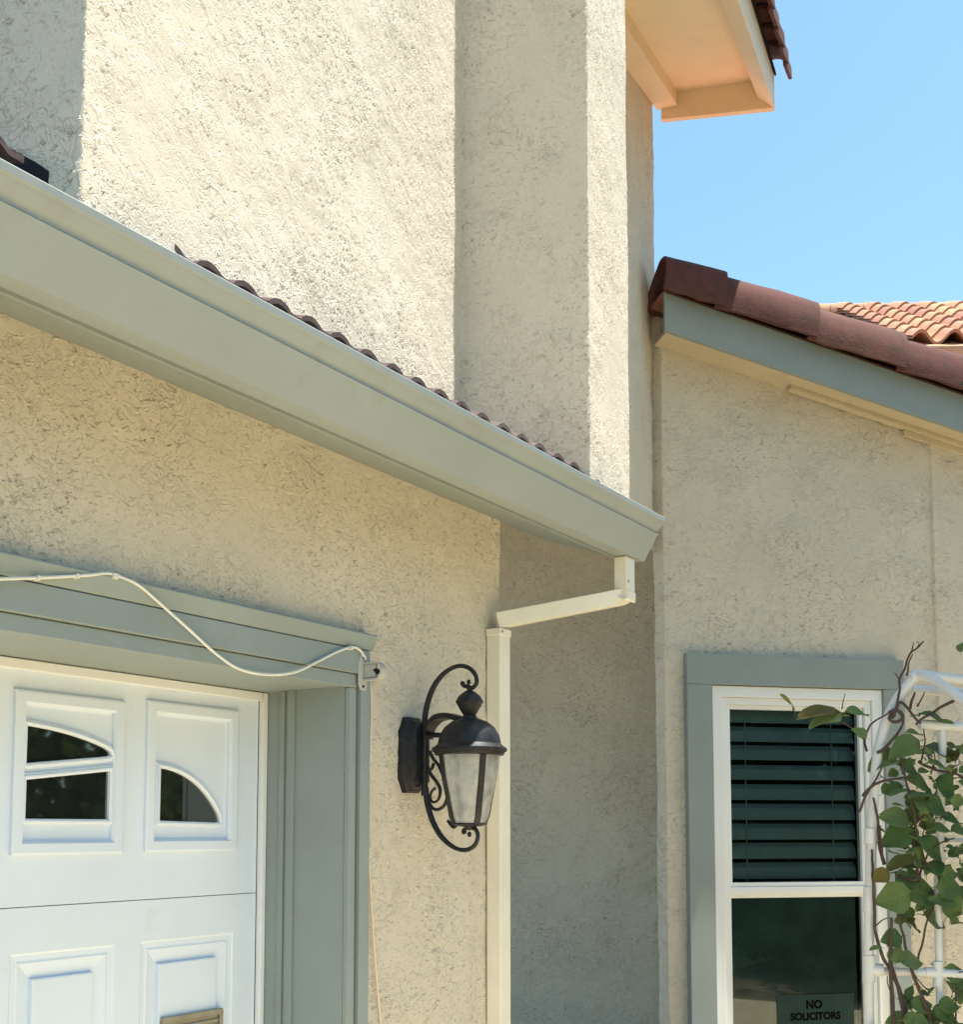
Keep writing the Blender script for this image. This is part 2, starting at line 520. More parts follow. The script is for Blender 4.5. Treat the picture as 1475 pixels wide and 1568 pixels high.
# garage door ---------------------------------------------------------
D0 = -.342
door = MB()
door_o = None
def panel_face(mb, rect, holes, o):
    xs = sorted({rect[0], rect[1], *[h[0] for h in holes], *[h[1] for h in holes]})
    zs = sorted({rect[2], rect[3], *[h[2] for h in holes], *[h[3] for h in holes]})
    for i in range(len(xs) - 1):
        for j in range(len(zs) - 1):
            xm, zm = (xs[i] + xs[i + 1]) / 2, (zs[j] + zs[j + 1]) / 2
            if any(h[0] < xm < h[1] and h[2] < zm < h[3] for h in holes): continue
            mb.face([G.pt(a, o, z) for a, z in ((xs[i], zs[j]), (xs[i + 1], zs[j]), (xs[i + 1], zs[j + 1]), (xs[i], zs[j + 1]))])
def rings(mb, rect, prof, o, cap=True):           # prof: (inset, height) steps inward from the rectangle
    prev = None
    for ins, hgt in prof:
        a0, a1, z0, z1 = rect[0] + ins, rect[1] - ins, rect[2] + ins, rect[3] - ins
        cur = [G.pt(a, o + hgt, z) for a, z in ((a0, z0), (a1, z0), (a1, z1), (a0, z1))]
        if prev:
            for k in range(4): mb.face([prev[k], prev[(k + 1) % 4], cur[(k + 1) % 4], cur[k]])
        prev = cur
    if cap: mb.face(prev)
    return (rect[0] + prof[-1][0], rect[1] - prof[-1][0], rect[2] + prof[-1][0], rect[3] - prof[-1][0])

DR = A_J - .026                                    # door's right edge
def px_rect(u0, u1, v0, v1):                       # v at mid width
    um = (u0 + u1) / 2
    return (G.pix(u0, (v0 + v1) / 2, D0)[0], G.pix(u1, (v0 + v1) / 2, D0)[0], G.pix(um, v1, D0)[1], G.pix(um, v0, D0)[1])
gd = thing.__call__ if False else None
gdoor = bpy.data.objects.new("door", None); COL.objects.link(gdoor)
gdoor.parent = garage; gdoor.location = Vector(G.pt(-2.1, D0, 0)) - Vector(g0)
r1 = px_rect(17, 187, 1064, 1308)
r2 = px_rect(221, 361, 1080, 1303)
wid = r1[1] - r1[0]
frame_prof = [(0, 0), (.000, .011), (.006, .013), (.030, .013), (.036, .004), (.036, -.004), (.042, -.006)]
ZT, ZJ = 2.172, 1.552
more = [(r1[0] - (r2[1] - r1[0]) - .06 - 0.0, 0, 0, 0)]
mb = MB()
holes = [r1, r2]
pitch = r2[0] - r1[0]
extra = (r1[0] - pitch * .97, r1[1] - pitch * .97, r1[2], r1[3])
holes.append(extra)
panel_face(mb, (A_L, DR, ZJ + .0012, ZT), holes, D0)
inner = [rings(mb, h, frame_prof, D0) for h in holes]
mb.face([G.pt(A_L, D0 - .03, ZJ + .003), G.pt(DR, D0 - .03, ZJ + .003), G.pt(DR, D0, ZJ + .003), G.pt(A_L, D0, ZJ + .003)])
mb.face([G.pt(DR, D0 - .03, ZJ), G.pt(DR, D0 - .03, ZT), G.pt(DR, D0, ZT), G.pt(DR, D0, ZJ)])
mb.build("door_panel", M_DOOR, gdoor, 0)
# lower sections
for (zt, zb) in ((ZJ - .0012, 1.02), (1.014, .50), (.494, .01)):
    mb = MB()
    top = zt - .118
    hs = [(r1[0] + .012, r1[1] - .012, zb + .09, top), (r2[0] + .0, r2[1] + .0, zb + .09, top), (extra[0], extra[1], zb + .09, top)]
    panel_face(mb, (A_L, DR, zb, zt), hs, D0)
    for h in hs:
        rings(mb, h, [(0, 0), (.006, -.004), (.020, -.005), (.026, -.003), (.068, -.013), (.070, .000), (.074, .001)], D0)
    for z in (zt, zb):
        mb.face([G.pt(A_L, D0 - .03, z), G.pt(DR, D0 - .03, z), G.pt(DR, D0, z), G.pt(A_L, D0, z)])
    mb.build("door_panel", M_DOOR, gdoor, 0)
mb = MB(); mb.box(G, A_L, A_J + .0, D0 - .05, D0 - .032, 0, ZT + .02); mb.build("door_back", M_DARK, gdoor, 0)
# shaped panes with a moulded rim
def pane(pxs, curve=None):
    pts = [G.pix(u, v, D0 - .004) for u, v in pxs]
    c = (sum(p[0] for p in pts) / len(pts), sum(p[1] for p in pts) / len(pts))
    m1 = MB(); m1.plate(G, pts, D0 - .006, D0 - .0035)
    po = m1.build("pane", M_DOORGLASS, gdoor, 0)
    big = []
    n = len(pts)
    ring = [Vector(G.pt(a, D0 + .001, z)) for a, z in pts] 
    m2 = MB()
    # rim: offset outline outward, lofted as a rounded moulding
    P = [Vector((a, z)) for a, z in pts]
    def off(d):
        out = []
        for i in range(n):
            e0 = (P[i] - P[i - 1]).normalized(); e1 = (P[(i + 1) % n] - P[i]).normalized()
            n0 = Vector((e0.y, -e0.x)); n1 = Vector((e1.y, -e1.x))
            if (P[i] + n0 - Vector(c)).length < (P[i] - n0 - Vector(c)).length: n0, n1 = -n0, -n1
            nn = (n0 + n1); 
            nn = nn / max(.5, (1 + n0.dot(n1)))
            out.append(P[i] + nn * d)
        return out
    steps = [(0, -.004), (.001, .005), (.006, .008), (.010, .0075), (.013, .002), (.017, .0015), (.018, -.006)]
    rg = [[G.pt(q.x, D0 + h, q.y) for q in off(d)] for d, h in steps]
    m2.loft(rg, cap=False)
    m2.build("pane_rim", M_DOOR, gdoor, 30)
def arc_px(p0, p1, p2, n):                        # quadratic curve through px points
    out = []
    for i in range(n + 1):
        t = i / n
        x = 2 * (t - .5) * (t - 1) * p0[0] - 4 * t * (t - 1) * p1[0] + 2 * t * (t - .5) * p2[0]
        y = 2 * (t - .5) * (t - 1) * p0[1] - 4 * t * (t - 1) * p1[1] + 2 * t * (t - .5) * p2[1]
        out.append((x, y))
    return out
pane(arc_px((40, 1111), (105, 1125), (160, 1146), 10) + [(166, 1151), (167, 1156), (162, 1158)] + [(38, 1168)])
pane([(38, 1194), (165, 1181), (163, 1254), (36, 1253)])
pane(arc_px((244, 1176), (294, 1197), (331, 1245), 10) + [(333, 1252), (333, 1258), (328, 1259), (242, 1256)])
d_ = extra[0] - r1[0]
# metal plate in the lower section
a0, z1 = G.pix(245, 1560, D0); a1, _ = G.pix(337, 1552, D0)
mb = MB()
for (q0, q1, s0, s1) in ((a0, a1, z1 - .012, z1 + .004), (a0, a1, z1 - .13, z1 - .115), (a0, a0 + .014, z1 - .115, z1 - .012), (a1 - .014, a1, z1 - .115, z1 - .012)):
    mb.box(G, q0, q1, D0 + .001, D0 + .014, s0, s1)
mb.box(G, a0 + .014, a1 - .014, D0 + .001, D0 + .006, z1 - .115, z1 - .012)
for k in range(5):
    mb.box(G, a0 + .016, a1 - .016, D0 + .006, D0 + .011, z1 - .034 - k * .018, z1 - .026 - k * .018)
mb.build("vent_plate", M_BRASS, gdoor, 0, bevel=.0015)

# eave: soffit, fascia, roof deck
mb = MB(); mb.prism(G, [(-.002, 2.928), (.345, 2.806), (.345, 2.835), (-.002, 2.96)], -5, .36)
mb.build("soffit", M_SAGE, garage, 0)
mb = MB(); mb.box(G, -5, .36, .3455, .353, 2.792, 2.965); mb.build("fascia", M_SAGE, garage, 0)
mb = MB(); mb.prism(G, [(.37, 2.985), (.30, 2.99), (-2.6, 3.86), (-2.6, 3.83), (.34, 2.966)], -5, .36)
mb.build("roof_deck", M_FLASH, garage, 0)

# roof tiles along the eave, three rolls to a tile
TW, PITCHT = .345, .115
def roll_tile_mesh(w_, length, rolls, amp, thick, slope, nper=10):
    mb = MB(); n = rolls * nper
    rr = []
    for t, zz in ((0, 0), (-length, 1)):
        for sgn in (1, 0):
            pass
    def prof(x):
        ph = (x / (w_ / rolls)) % 1.0
        return amp * max(0.0, math.sin(math.pi * min(1, ph / .72))) ** .8 if ph < .72 else 0.0
    for i in range(n):
        x0, x1 = w_ * i / n, w_ * (i + 1) / n
        for (ya, yb) in ((0, -length),):
            za, zb_ = 0, length * slope
            t0, t1 = prof(x0), prof(x1)
            mb.face([(x0, ya, za + t0), (x1, ya, za + t1), (x1, yb, zb_ + t1), (x0, yb, zb_ + t0)])
            mb.face([(x0, ya, za + t0 - thick), (x1, ya, za + t1 - thick), (x1, ya, za + t1), (x0, ya, za + t0)])
            mb.face([(x0, ya, za + t0 - thick), (x1, ya, za + t1 - thick), (x1, yb, zb_ + t1 - thick), (x0, yb, zb_ + t0 - thick)])
    return mb.mesh("roof_tile", 50)
me_eave = roll_tile_mesh(TW, .42, 3, .020, .014, .3)
me_eave.materials.append(M_TILE3)
groof = bpy.data.objects.new("roof", None); COL.objects.link(groof); groof.parent = garage
groof.location = Vector(G.pt(-1.6, .3, 3.0)) - Vector(g0)
RB = Matrix(((G.X[0], G.Y[0], 0), (G.X[1], G.Y[1], 0), (0, 0, 1))).to_4x4()
def inst(name, me, mw, parent):
    o = bpy.data.objects.new(name, me); COL.objects.link(o)
    if parent:
        o.parent = parent
        mw = Matrix.Translation(-origin_of(parent)) @ mw
    o.matrix_basis = mw
    return o
a = .02 - TW
k = 0
while a > -4.6:
    if -2.45 < a < -2.3: a -= TW + .001; continue
    m_ = Matrix.Translation(Vector(G.pt(a, .425 + .005 * max(-3, a) * (a > -2.4) + .006 * (a < -2.4) + random.uniform(-.008, .008), 3.019 + .012 * (a < -2.4) + random.uniform(-.003, .004)))) @ RB @ Matrix.Rotation(random.uniform(-.008, .008), 4, 'Z')
    inst("roof_tile", me_eave, m_, groof)
    for c in range(1, 3):
        m2_ = Matrix.Translation(Vector(G.pt(a, .425 - .34 * c, 3.019 + .1195 * c))) @ RB
        if c < 3 and a > -3.0 and c == 1:
            inst("roof_tile", me_eave, m2_, groof)
    a -= TW + .001

# gutter ---------------------------------------------------------------
gut = thing("rain_gutter", "long sage green rain gutter running along the garage eave", "gutter", G.pt(-1.6, .42, 2.8))
outer = [(.354, 2.962), (.354, 2.800), (.412, 2.798), (.468, 2.892), (.472, 2.898), (.4665, 2.9045), (.4685, 2.910), (.493, 2.933), (.4955, 2.9375), (.5015, 2.941), (.5035, 2.956), (.5015, 2.9585)]
innr = [(.5005, 2.957), (.4995, 2.944), (.464, 2.910), (.463, 2.895), (.409, 2.801), (.357, 2.803), (.357, 2.962)]
AE = .41
mb = MB(); mb.prism(G, outer + innr, -5.0, AE - .003)
mb.build("channel", M_GUTTER, gut, 20)
mb = MB(); mb.plate(G, [(0, 0)] * 3, 0, 0) if False else None
mb.loft([[G.pt(a, o, z) for o, z in outer] for a in (AE - .003, AE)])
mb.build("end_cap", M_GUTTER, gut, 20)
# downspout -------------------------------------------------------------
ds = thing("downspout", "cream square downspout with a slanted elbow below the gutter end", "downspout", G.pt(-.13, .04, 0))
mb = MB(); mb.box(G, .277, .350, .346, .400, 2.664, 2.797); mb.build("outlet", M_TAN, ds, 0, bevel=.004)
W0, W1 = -.099, -.026
mb = MB()
mb.loft([[G.pt(.276, .345, 2.672), G.pt(.351, .345, 2.672), G.pt(.351, .402, 2.664), G.pt(.276, .402, 2.664)],
         [G.pt(.276, .345, 2.655), G.pt(.351, .345, 2.655), G.pt(.351, .402, 2.628), G.pt(.276, .402, 2.632)],
         [G.pt(.262, .334, 2.662), G.pt(.340, .334, 2.662), G.pt(.345, .398, 2.624), G.pt(.262, .392, 2.624)]])
mb.build("elbow", M_TAN, ds, 0, bevel=.002)
E0, E1 = Vector(G.pt(.318, .374, 2.648)), Vector(G.pt(-.068, .026, 2.527))
tt = (E1 - E0).normalized()
sd_ = tt.cross(Vector((0, 0, 1))).normalized(); ud_ = sd_.cross(tt).normalized()
mb = MB()
mb.loft([[c + sd_ * (.030 * i) + ud_ * (.030 * j) for i, j in ((-1, -1), (1, -1), (1, 1), (-1, 1))] for c in (E0, E1)])
mb.build("elbow", M_TAN, ds, 0, bevel=.003)
mb = MB(); mb.box(G, W0 - .0, W1, .006, .065, .05, 2.496); mb.build("pipe", M_TAN, ds, 0, bevel=.004)
mb = MB(); mb.box(G, W0 - .003, W1 + .003, .005, .0675, 2.470, 2.4955); mb.build("collar", M_TAN, ds, 0, bevel=.002)
for a_, o_, z_ in ((W0 + .012, .0675, 2.483), (.29, .400, 2.70)):
    mb = MB(); mb.tube([G.pt(a_, o_, z_), G.pt(a_, o_ + .003, z_)], .0045, 8); mb.build("screw", M_BRASS, ds, 40)

# ------------------------------------------------------------------ upper storey
LW = P1 - WX * 1.2
sgn_pt = lambda p, t: (p[0], p[1])
V290 = P1 + VX * .42
V290b = V290 - WX * .004
X0 = None
# strip line through C3 along VX ; recess from P3
dd = np.dot(WN.O - P3, WX)
X0 = P3 + WX * dd                                 # foot on the strip line
C2 = WN.O - VX * .287 * KW
rE = ray(1013, HZN); 
tE = np.linalg.solve(np.array([[VX[0], -rE[0]], [VX[1], -rE[1]]]), -WN.O[:2])[0]
E3 = WN.O + VX * tE
zl = levels((2.962, 4.95, .0055), (4.95, 7.4, .4))
ribbon("wall", [LW, P1 - WX * .45, P1, V290, V290 - WX * .004 + VX * .006, Q, P2, P3, X0], [.1, .006, .006, .006, .006, .006, .008, .05],
       zl, M_STUCCO, house, zbot=lambda i, t, s_: 3.3 if i >= 7 else 2.962, ztop=lambda i, t, s_: 7.4)
zl2 = levels((3.42, 6.6, .008), (6.6, 7.8, .4))
ribbon("wall", [X0, C2, WN.O, E3, E3 - WX * 2.5], [.02, .008, .008, .3], zl2, M_STUCCO2, house, zbot=lambda i, t, s_: 4.43 if i >= 3 else 3.42, ztop=lambda i, t, s_: 7.8)
CB = WN.O + VX * 1.3
LL = CB - WX * 2.6
mb = MB()  # unseen slab, added to keep sky light out of the recess below
mb.loft([[H.pt(-1.55, -.02, z), H.pt(2.0, -.02, z), H.pt(2.0, -3.2, z), H.pt(-1.55, -3.2, z)] for z in (4.36, 4.42)])
mb.build("light_stop_slab", M_CREAM, house, 0)
# flashing at the foot of the left upper wall
LF = Frame(P1, YV + math.pi / 2)                   # the left upper wall, Y toward the drive
mb = MB()
fl = [LF.pix(u, v, .006) for u, v in ((74, 262), (58, 251), (0, 219), (-60, 187))]
mb.plate(LF, fl + [(a_, z_ - .07) for a_, z_ in reversed(fl)], .004, .009)
mb.build("flashing", M_FLASH, house, 0)

# upper eave seen at top right
TE = .36
def hp(t, w_, z): return H.pt(t, w_, z)
w0, z0_ = H.pixa(1018, 185, TE); w1, z1_ = H.pixa(1187, 168, TE)
wi, zi = H.pixa(1038, 135, TE - .02); wj, zj = H.pixa(1160, 122, TE - .02)
t_o, z_o = H.pix(1130, 0, w1)
slope_r = (z_o - z1_) / (t_o - TE)
print("eave", w0, z0_, w1, z1_, wi, zi, wj, zj, "rake", t_o, z_o, slope_r)
rk = slope_r
def rz(t, z): return z + rk * (t - TE)
T_N = t_o - .12
up = bpy.data.objects.new("upper_roof", None); COL.objects.link(up); up.parent = house
up.location = Vector(hp(0, .2, 5.6)) - Vector(h0)
def lofted(name, sec, t0, t1, mat, parent, bevel=0):
    mb = MB(); mb.loft([[hp(t, w_, rz(t, z)) for w_, z in sec] for t in (t0, t1)])
    return mb.build(name, mat, parent, 0, bevel)
th = .035
bt = w1 - wj
lofted("bargeboard", [(wj, rz(TE, 0) * 0 + zj - .115), (w1, z1_), (w1, z1_ + .22), (wj, zj + .1)], TE, T_N, M_CREAM, up, .003)
lofted("soffit", [(w0 - .3, zi + .002), (wj + .01, zj + .002), (wj + .01, zj + .03), (w0 - .3, zi + .03)], TE + .01, T_N, M_CREAM, up)
lofted("ledger", [(.002, zi - .115), (wi, zi - .115), (wi, zi + .003), (.002, zi + .003)], TE - .02, T_N, M_CREAM, up, .003)
mb = MB()
mb.loft([[hp(t, w_, z) for w_, z in ((w0 - .02, z0_), (w1 - .004, z1_), (w1 - .004, z1_ + .2), (w0 - .02, z0_ + .2))] for t in (TE - .02, TE + .02)])
mb.build("end_board", M_CREAM, up, 0, .003)
lofted("roof_deck", [(w0 - .45, zi + .035), (wj, max(zi, zj) + .035), (w1 + .01, z1_ + .225), (w1 + .01, z1_ + .245), (wj, max(zi, zj) + .06), (w0 - .45, zi + .06)], TE + .03, T_N, M_FLASH, up)
# barge tiles of the upper rake
def half_tile_mesh(length, wd, ht, th=.018, n=12, taper=.90, drop=0.0, flange=.05, name="roof_tile"):
    """Curved cover tile along +x (x = 0 upper end), crown up in z, width across y."""
    mb = MB()
    def sec(x, s, inset):
        pts = []
        R, Hh = wd / 2 * s - inset, ht * s - inset
        for i in range(n + 1):
            an = math.pi * i / n
            c, s_ = math.cos(an), math.sin(an)
            pts.append((x, R * math.copysign(abs(c) ** .95, c), Hh * s_ ** .92 if s_ > 0 else 0))
        return [(x, R, -flange)] + pts + [(x, -R, -flange)]
    seg = 5
    out, inn = [], []
    for i in range(seg + 1):
        x = length * i / seg
        s = taper + (1 - taper) * i / seg
        out.append(sec(x, s, 0)); inn.append(sec(x, s, th))
    rg = [o_ + list(reversed(i_)) for o_, i_ in zip(out, inn)]
    mb.loft(rg)
    return mb
def rough_mesh(mb, name, amp, seed):
    me = mb.mesh(name, 50)
    for v in me.vertices:
        p = Vector(v.co) * 14 + Vector((seed, 0, 0))
        v.co += Vector((mnoise.noise(p), mnoise.noise(p + Vector((9, 0, 0))), mnoise.noise(p + Vector((0, 9, 0))))) * amp
    return me
me_up = rough_mesh(half_tile_mesh(.46, .20, .10), "roof_tile", .004, 3); me_up.materials.append(M_TILE)
vdir = Vector((-VX[0], -VX[1], -rk)).normalized()  # rising toward the viewer
down = -vdir
yy = Vector((WX[0], WX[1], 0))
zz = yy.cross(down) if yy.cross(down).z > 0 else down.cross(yy)
yy2 = zz.cross(down)
RU = Matrix((down, yy2, zz)).transposed().to_4x4()
for i in range(6):
    s_ = .06 - i * .36
    base = Vector(hp(TE, w1 + .0, z1_ + .245)) + down * (s_ - .36)
    inst("roof_tile", me_up, Matrix.Translation(base) @ RU @ Matrix.Rotation(-.06, 4, 'Y') @ Matrix.Rotation(random.uniform(-.02, .02), 4, 'Z'), up)

# ------------------------------------------------------------------ window wing
PF = .26                                           # the fascia stands this far off the wall
b0, zt0 = WN.pix(1018, 455, PF); b1, zt1 = WN.pix(1475, 612, PF)
_, zb0 = WN.pix(1018, 506, PF)
sr = (zt1 - zt0) / (b1 - b0)
FH = zt0 - zb0
B_END = 3.6
def rkz(b): return zt0 + sr * (b - b0)
print("rake slope", sr, "fascia", FH)
zfr = lambda i, t, s_: 0.0
bC = WN.pix(1424, 800, 0)[0]
kb = lambda b: b * KW
kz = lambda z: EYE + (z - EYE) * KW
zB, zI, zT = .30, kz(2.505), kz(2.664)
bL0, bL1, bR1, bR0 = kb(.166), kb(.306), kb(1.288), kb(1.411)
lp_ = [LL, CB - WX * 1.75, CB, WN.O + VX * .08, WN.pt(.075, 0, 0), WN.pt(bL0 + .07, 0, 0), WN.pt(bR0 - .07, 0, 0), WN.pt(bC, 0, 0), WN.pt(bC + .012, .022, 0), WN.pt(bC + .35, .022, 0), WN.pt(B_END, .022, 0)]
sO = np.linalg.norm(CB - LL) + np.linalg.norm(WN.O + VX * .08 - CB) + np.linalg.norm(np.array(WN.pt(.075, 0, 0)) - (WN.O + VX * .08)) - .075
def low_top(i, t, s_):
    if i <= 1: return 4.355
    if i == 2: return 4.355
    return rkz(s_ - sO) + (.10 if s_ - sO < .10 else -FH + .06)
ribbon("wall", lp_, [.1, .0075, .05, .007, .007, .008, .007, .006, .008, .2], levels((0, 1, .25), (1, 5.3, .0075)), M_STUCCO2, house,
       zbot=lambda i, t, s_: 0.0, ztop=low_top, hole=[(sO + bL0 + .071, sO + bR0 - .071, zB + .02, zI + .08)])
wing = bpy.data.objects.new("wing_roof", None); COL.objects.link(wing); wing.parent = house
wing.location = Vector(WN.pt(.9, 0, 4.3)) - Vector(h0)
def rake_bar(name, p0, p1, za, zb_, b_0, b_1, mat, parent, bevel=0):
    mb = MB(); mb.loft([[WN.pt(b, p, rkz(b) + z) for p, z in ((p0, za), (p1, za), (p1, zb_), (p0, zb_))] for b in (b_0, b_1)])
    return mb.build(name, mat, parent, 0, bevel)
rake_bar("fascia", PF - .03, PF, -FH, .03, b0, B_END, M_SAGE, wing, .003)
rake_bar("soffit", -.01, PF - .031, -FH + .030, -FH + .05, .035, B_END, M_WTRIM, wing)
bs1 = WN.pix(1206, 600, .03)[0]; bs2 = WN.pix(1383, 660, .03)[0]
rake_bar("frieze_board", .024, .075, -FH + .004, -FH + .029, bs1, B_END, M_WTRIM, wing, .002)
rake_bar("frieze_board", .024, .045, -FH - .034, -FH + .0035, bs2, B_END, M_WTRIM, wing, .002)
mb = MB(); mb.loft([[WN.pt(b, p, rkz(b) + z) for p, z in ((PF - .031, .032), (-.012, .032), (-.012, .06), (PF - .031, .06))] for b in (b0 + .01, B_END)])
mb.loft([[WN.pt(b, p, rkz(b) + z) for p, z in ((-.0125, .032), (-5, .032), (-5, .06), (-.0125, .06))] for b in (-.9, B_END)])
mb.build("roof_deck", M_TILE2, wing, 0)
# barge tiles
dn = Vector((WN.X[0], WN.X[1], sr)).normalized()
yv = Vector((WN.Y[0], WN.Y[1], 0))
zv = dn.cross(yv)
if zv.z < 0: zv = -zv
RW = Matrix((dn, yv, zv)).transposed().to_4x4()
bj = [WN.pix(u, v, .13)[0] for u, v in ((1088, 430), (1222, 480), (1357, 530))]
stepb = (bj[2] - bj[0]) / 2
for i in range(7):
    bend = bj[0] + stepb * i
    L_ = stepb / math.cos(math.atan(sr)) + .05
    if i == 0: L_ = (bend - WN.pix(1006, 440, .2)[0]) / math.cos(math.atan(sr))
    me = rough_mesh(half_tile_mesh(L_, .31 * KW, .225 * KW, .022, 16, .90, flange=.03 * KW), "roof_tile", .009, 5 + i * 3.1)
    me.materials.append(M_TILE)
    base = Vector(WN.pt(bend, .170, rkz(bend) + .040 * KW)) - dn * L_
    if i == 0:
        pass
    inst("roof_tile", me, Matrix.Translation(base) @ RW @ Matrix.Rotation(-.026, 4, 'Y') @ Matrix.Rotation(random.uniform(-.012, .012), 4, 'Z'), wing)
# moss crumbs that fringe the crowns
# field tiles behind the barge
def s_tile_mesh(w_, length, amp, thick, n=14):
    mb = MB()
    def pr(x): return amp * math.sin(2 * math.pi * x / w_)
    for i in range(n):
        x0, x1 = w_ * i / n, w_ * (i + 1) / n
        a_, b_ = pr(x0), pr(x1)
        mb.face([(x0, 0, a_), (x1, 0, b_), (x1, length, b_ + .0), (x0, length, a_ + .0)])
        mb.face([(x0, 0, a_ - thick), (x1, 0, b_ - thick), (x1, 0, b_), (x0, 0, a_)])
        mb.face([(x0, 0, a_ - thick), (x1, 0, b_ - thick), (x1, length, b_ - thick), (x0, length, a_ - thick)])
    return mb.mesh("roof_tile", 50)
me_s = s_tile_mesh(.29, .44, .042, .022); me_s.materials.append(M_TILE2)
# wing field: water runs along +b, so tiles lie with their length along b and width into the roof
RS = Matrix((-yv, -dn, zv)).transposed().to_4x4()
if RS.to_3x3().determinant() < 0:
    RS = Matrix((yv, -dn, zv)).transposed().to_4x4()
for r_ in range(7):
    for c_ in range(3):
        bb = .55 + .36 * r_
        base = Vector(WN.pt(bb, -.10 - .29 * (c_ + (0 if RS.col[0][0] * yv.x < 0 else 1)), rkz(bb) + .135))
        inst("roof_tile", me_s, Matrix.Translation(base) @ RS @ Matrix.Rotation(-.04, 4, 'X'), wing)

# window ----------------------------------------------------------------
win = bpy.data.objects.new("window", None); COL.objects.link(win); win.parent = house
win.location = Vector(WN.pt(.78, 0, 1.6)) - Vector(h0)
tp = .058
def wbox(name, b_0, b_1, p0, p1, z0, z1, mat, bev=.003):
    mb = MB(); mb.box(WN, b_0, b_1, p0, p1, z0, z1); return mb.build(name, mat, win, 0, bev)
wbox("trim_board", bL0, bR0, .004, tp, zI, zT, M_SAGE)
wbox("trim_board", bL0, bL1, .004, tp, zB, zI - .0015, M_SAGE)
wbox("trim_board", bR1, bR0, .004, tp, zB, zI - .0015, M_SAGE)
def frame_ring(name, b_0, b_1, z0, z1, wd, p0, p1, mat, bev=.003):
    mb = MB()
    O = [(b_0, z0), (b_1, z0), (b_1, z1), (b_0, z1)]
    I = [(b_0 + wd, z0 + wd), (b_1 - wd, z0 + wd), (b_1 - wd, z1 - wd), (b_0 + wd, z1 - wd)]
    lo_ = [WN.pt(x, p0, z) for x, z in O]; loi = [WN.pt(x, p0, z) for x, z in I]
    hi_ = [WN.pt(x, p1, z) for x, z in O]; hii = [WN.pt(x, p1, z) for x, z in I]
    for k in range(4):
        j = (k + 1) % 4
        mb.face([hi_[k], hi_[j], hii[j], hii[k]]); mb.face([lo_[k], loi[k], loi[j], lo_[j]])
        mb.face([lo_[k], lo_[j], hi_[j], hi_[k]]); mb.face([loi[k], hii[k], hii[j], loi[j]])
    return mb.build(name, mat, win, 0, bev)
frame_ring("frame", bL1 + .001, bR1 - .001, .38, zI - .004, .066, -.09, .036, M_VINYL)
frame_ring("frame", bL1 + .068, bR1 - .068, .45, zI - .071, .041, -.09, .016, M_VINYL)
frame_ring("sash", bL1 + .110, bR1 - .113, kz(1.462), zI - .113, .025, -.06, -.004, M_VINYL, .002)
wbox("sash_rail", bL1 + .110, bR1 - .113, -.055, .004, kz(1.424), kz(1.4615), M_VINYL)
frame_ring("sash", bL1 + .110, bR1 - .113, .49, kz(1.4235), .023, -.06, -.020, M_VINYL, .002)
gl0, gl1 = bL1 + .134, bR1 - .138
zu0, zu1, zlo = kz(1.483), zI - .137, kz(1.403)
mb = MB(); mb.box(WN, gl0, gl1, -.034, -.030, zu0, zu1); mb.build("pane", M_GLASS, win, 0)
mb = MB(); mb.box(WN, gl0, gl1, -.044, -.040, .512, zlo); mb.build("pane", M_GLASS, win, 0)
mb = MB(); mb.box(WN, gl0 + .004, gl1 - .03, -.052, -.0505, .512, zlo); mb.build("insect_screen", M_SCREEN, win, 0)
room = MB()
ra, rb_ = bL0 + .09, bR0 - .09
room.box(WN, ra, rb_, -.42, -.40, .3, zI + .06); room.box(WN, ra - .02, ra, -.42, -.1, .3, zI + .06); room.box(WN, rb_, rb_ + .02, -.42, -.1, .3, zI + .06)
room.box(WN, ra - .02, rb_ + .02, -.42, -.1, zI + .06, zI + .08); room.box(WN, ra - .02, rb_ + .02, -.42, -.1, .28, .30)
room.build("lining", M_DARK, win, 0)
# blind
blind = thing("window_blind", "dark wide slatted blind hanging inside the upper window pane", "blind", WN.pt(.78, -.16, 2.36))
npitch = .1035 * KW
z = zu1 + .03
i = 0
while z > zu0 - .02:
    mb = MB()
    za = z + random.uniform(-.004, .004); zb_ = za - (.083 + random.uniform(-.004, .003)) * KW
    prof = [(-.145, za), (-.118, za - .030), (-.105, zb_), (-.110, zb_ - .002), (-.124, za - .030), (-.151, za - .002)]
    mb.prism(WN, prof, gl0 - .02, gl1 + .02)
    mb.build("slat", M_SLAT, blind, 0, .0015)
    z -= npitch; i += 1
for bb in (gl0 + .14, gl1 - .14):
    mb = MB(); mb.box(WN, bb, bb + .006, -.102, -.100, zu0 - .03, zu1 + .03); mb.build("ladder_tape", M_SLAT, blind, 0)
mb = MB(); mb.box(WN, gl0 - .02, gl1 + .02, -.17, -.09, zu1 + .035, zu1 + .09); mb.build("head_rail", M_SLAT, blind, 0, .002)
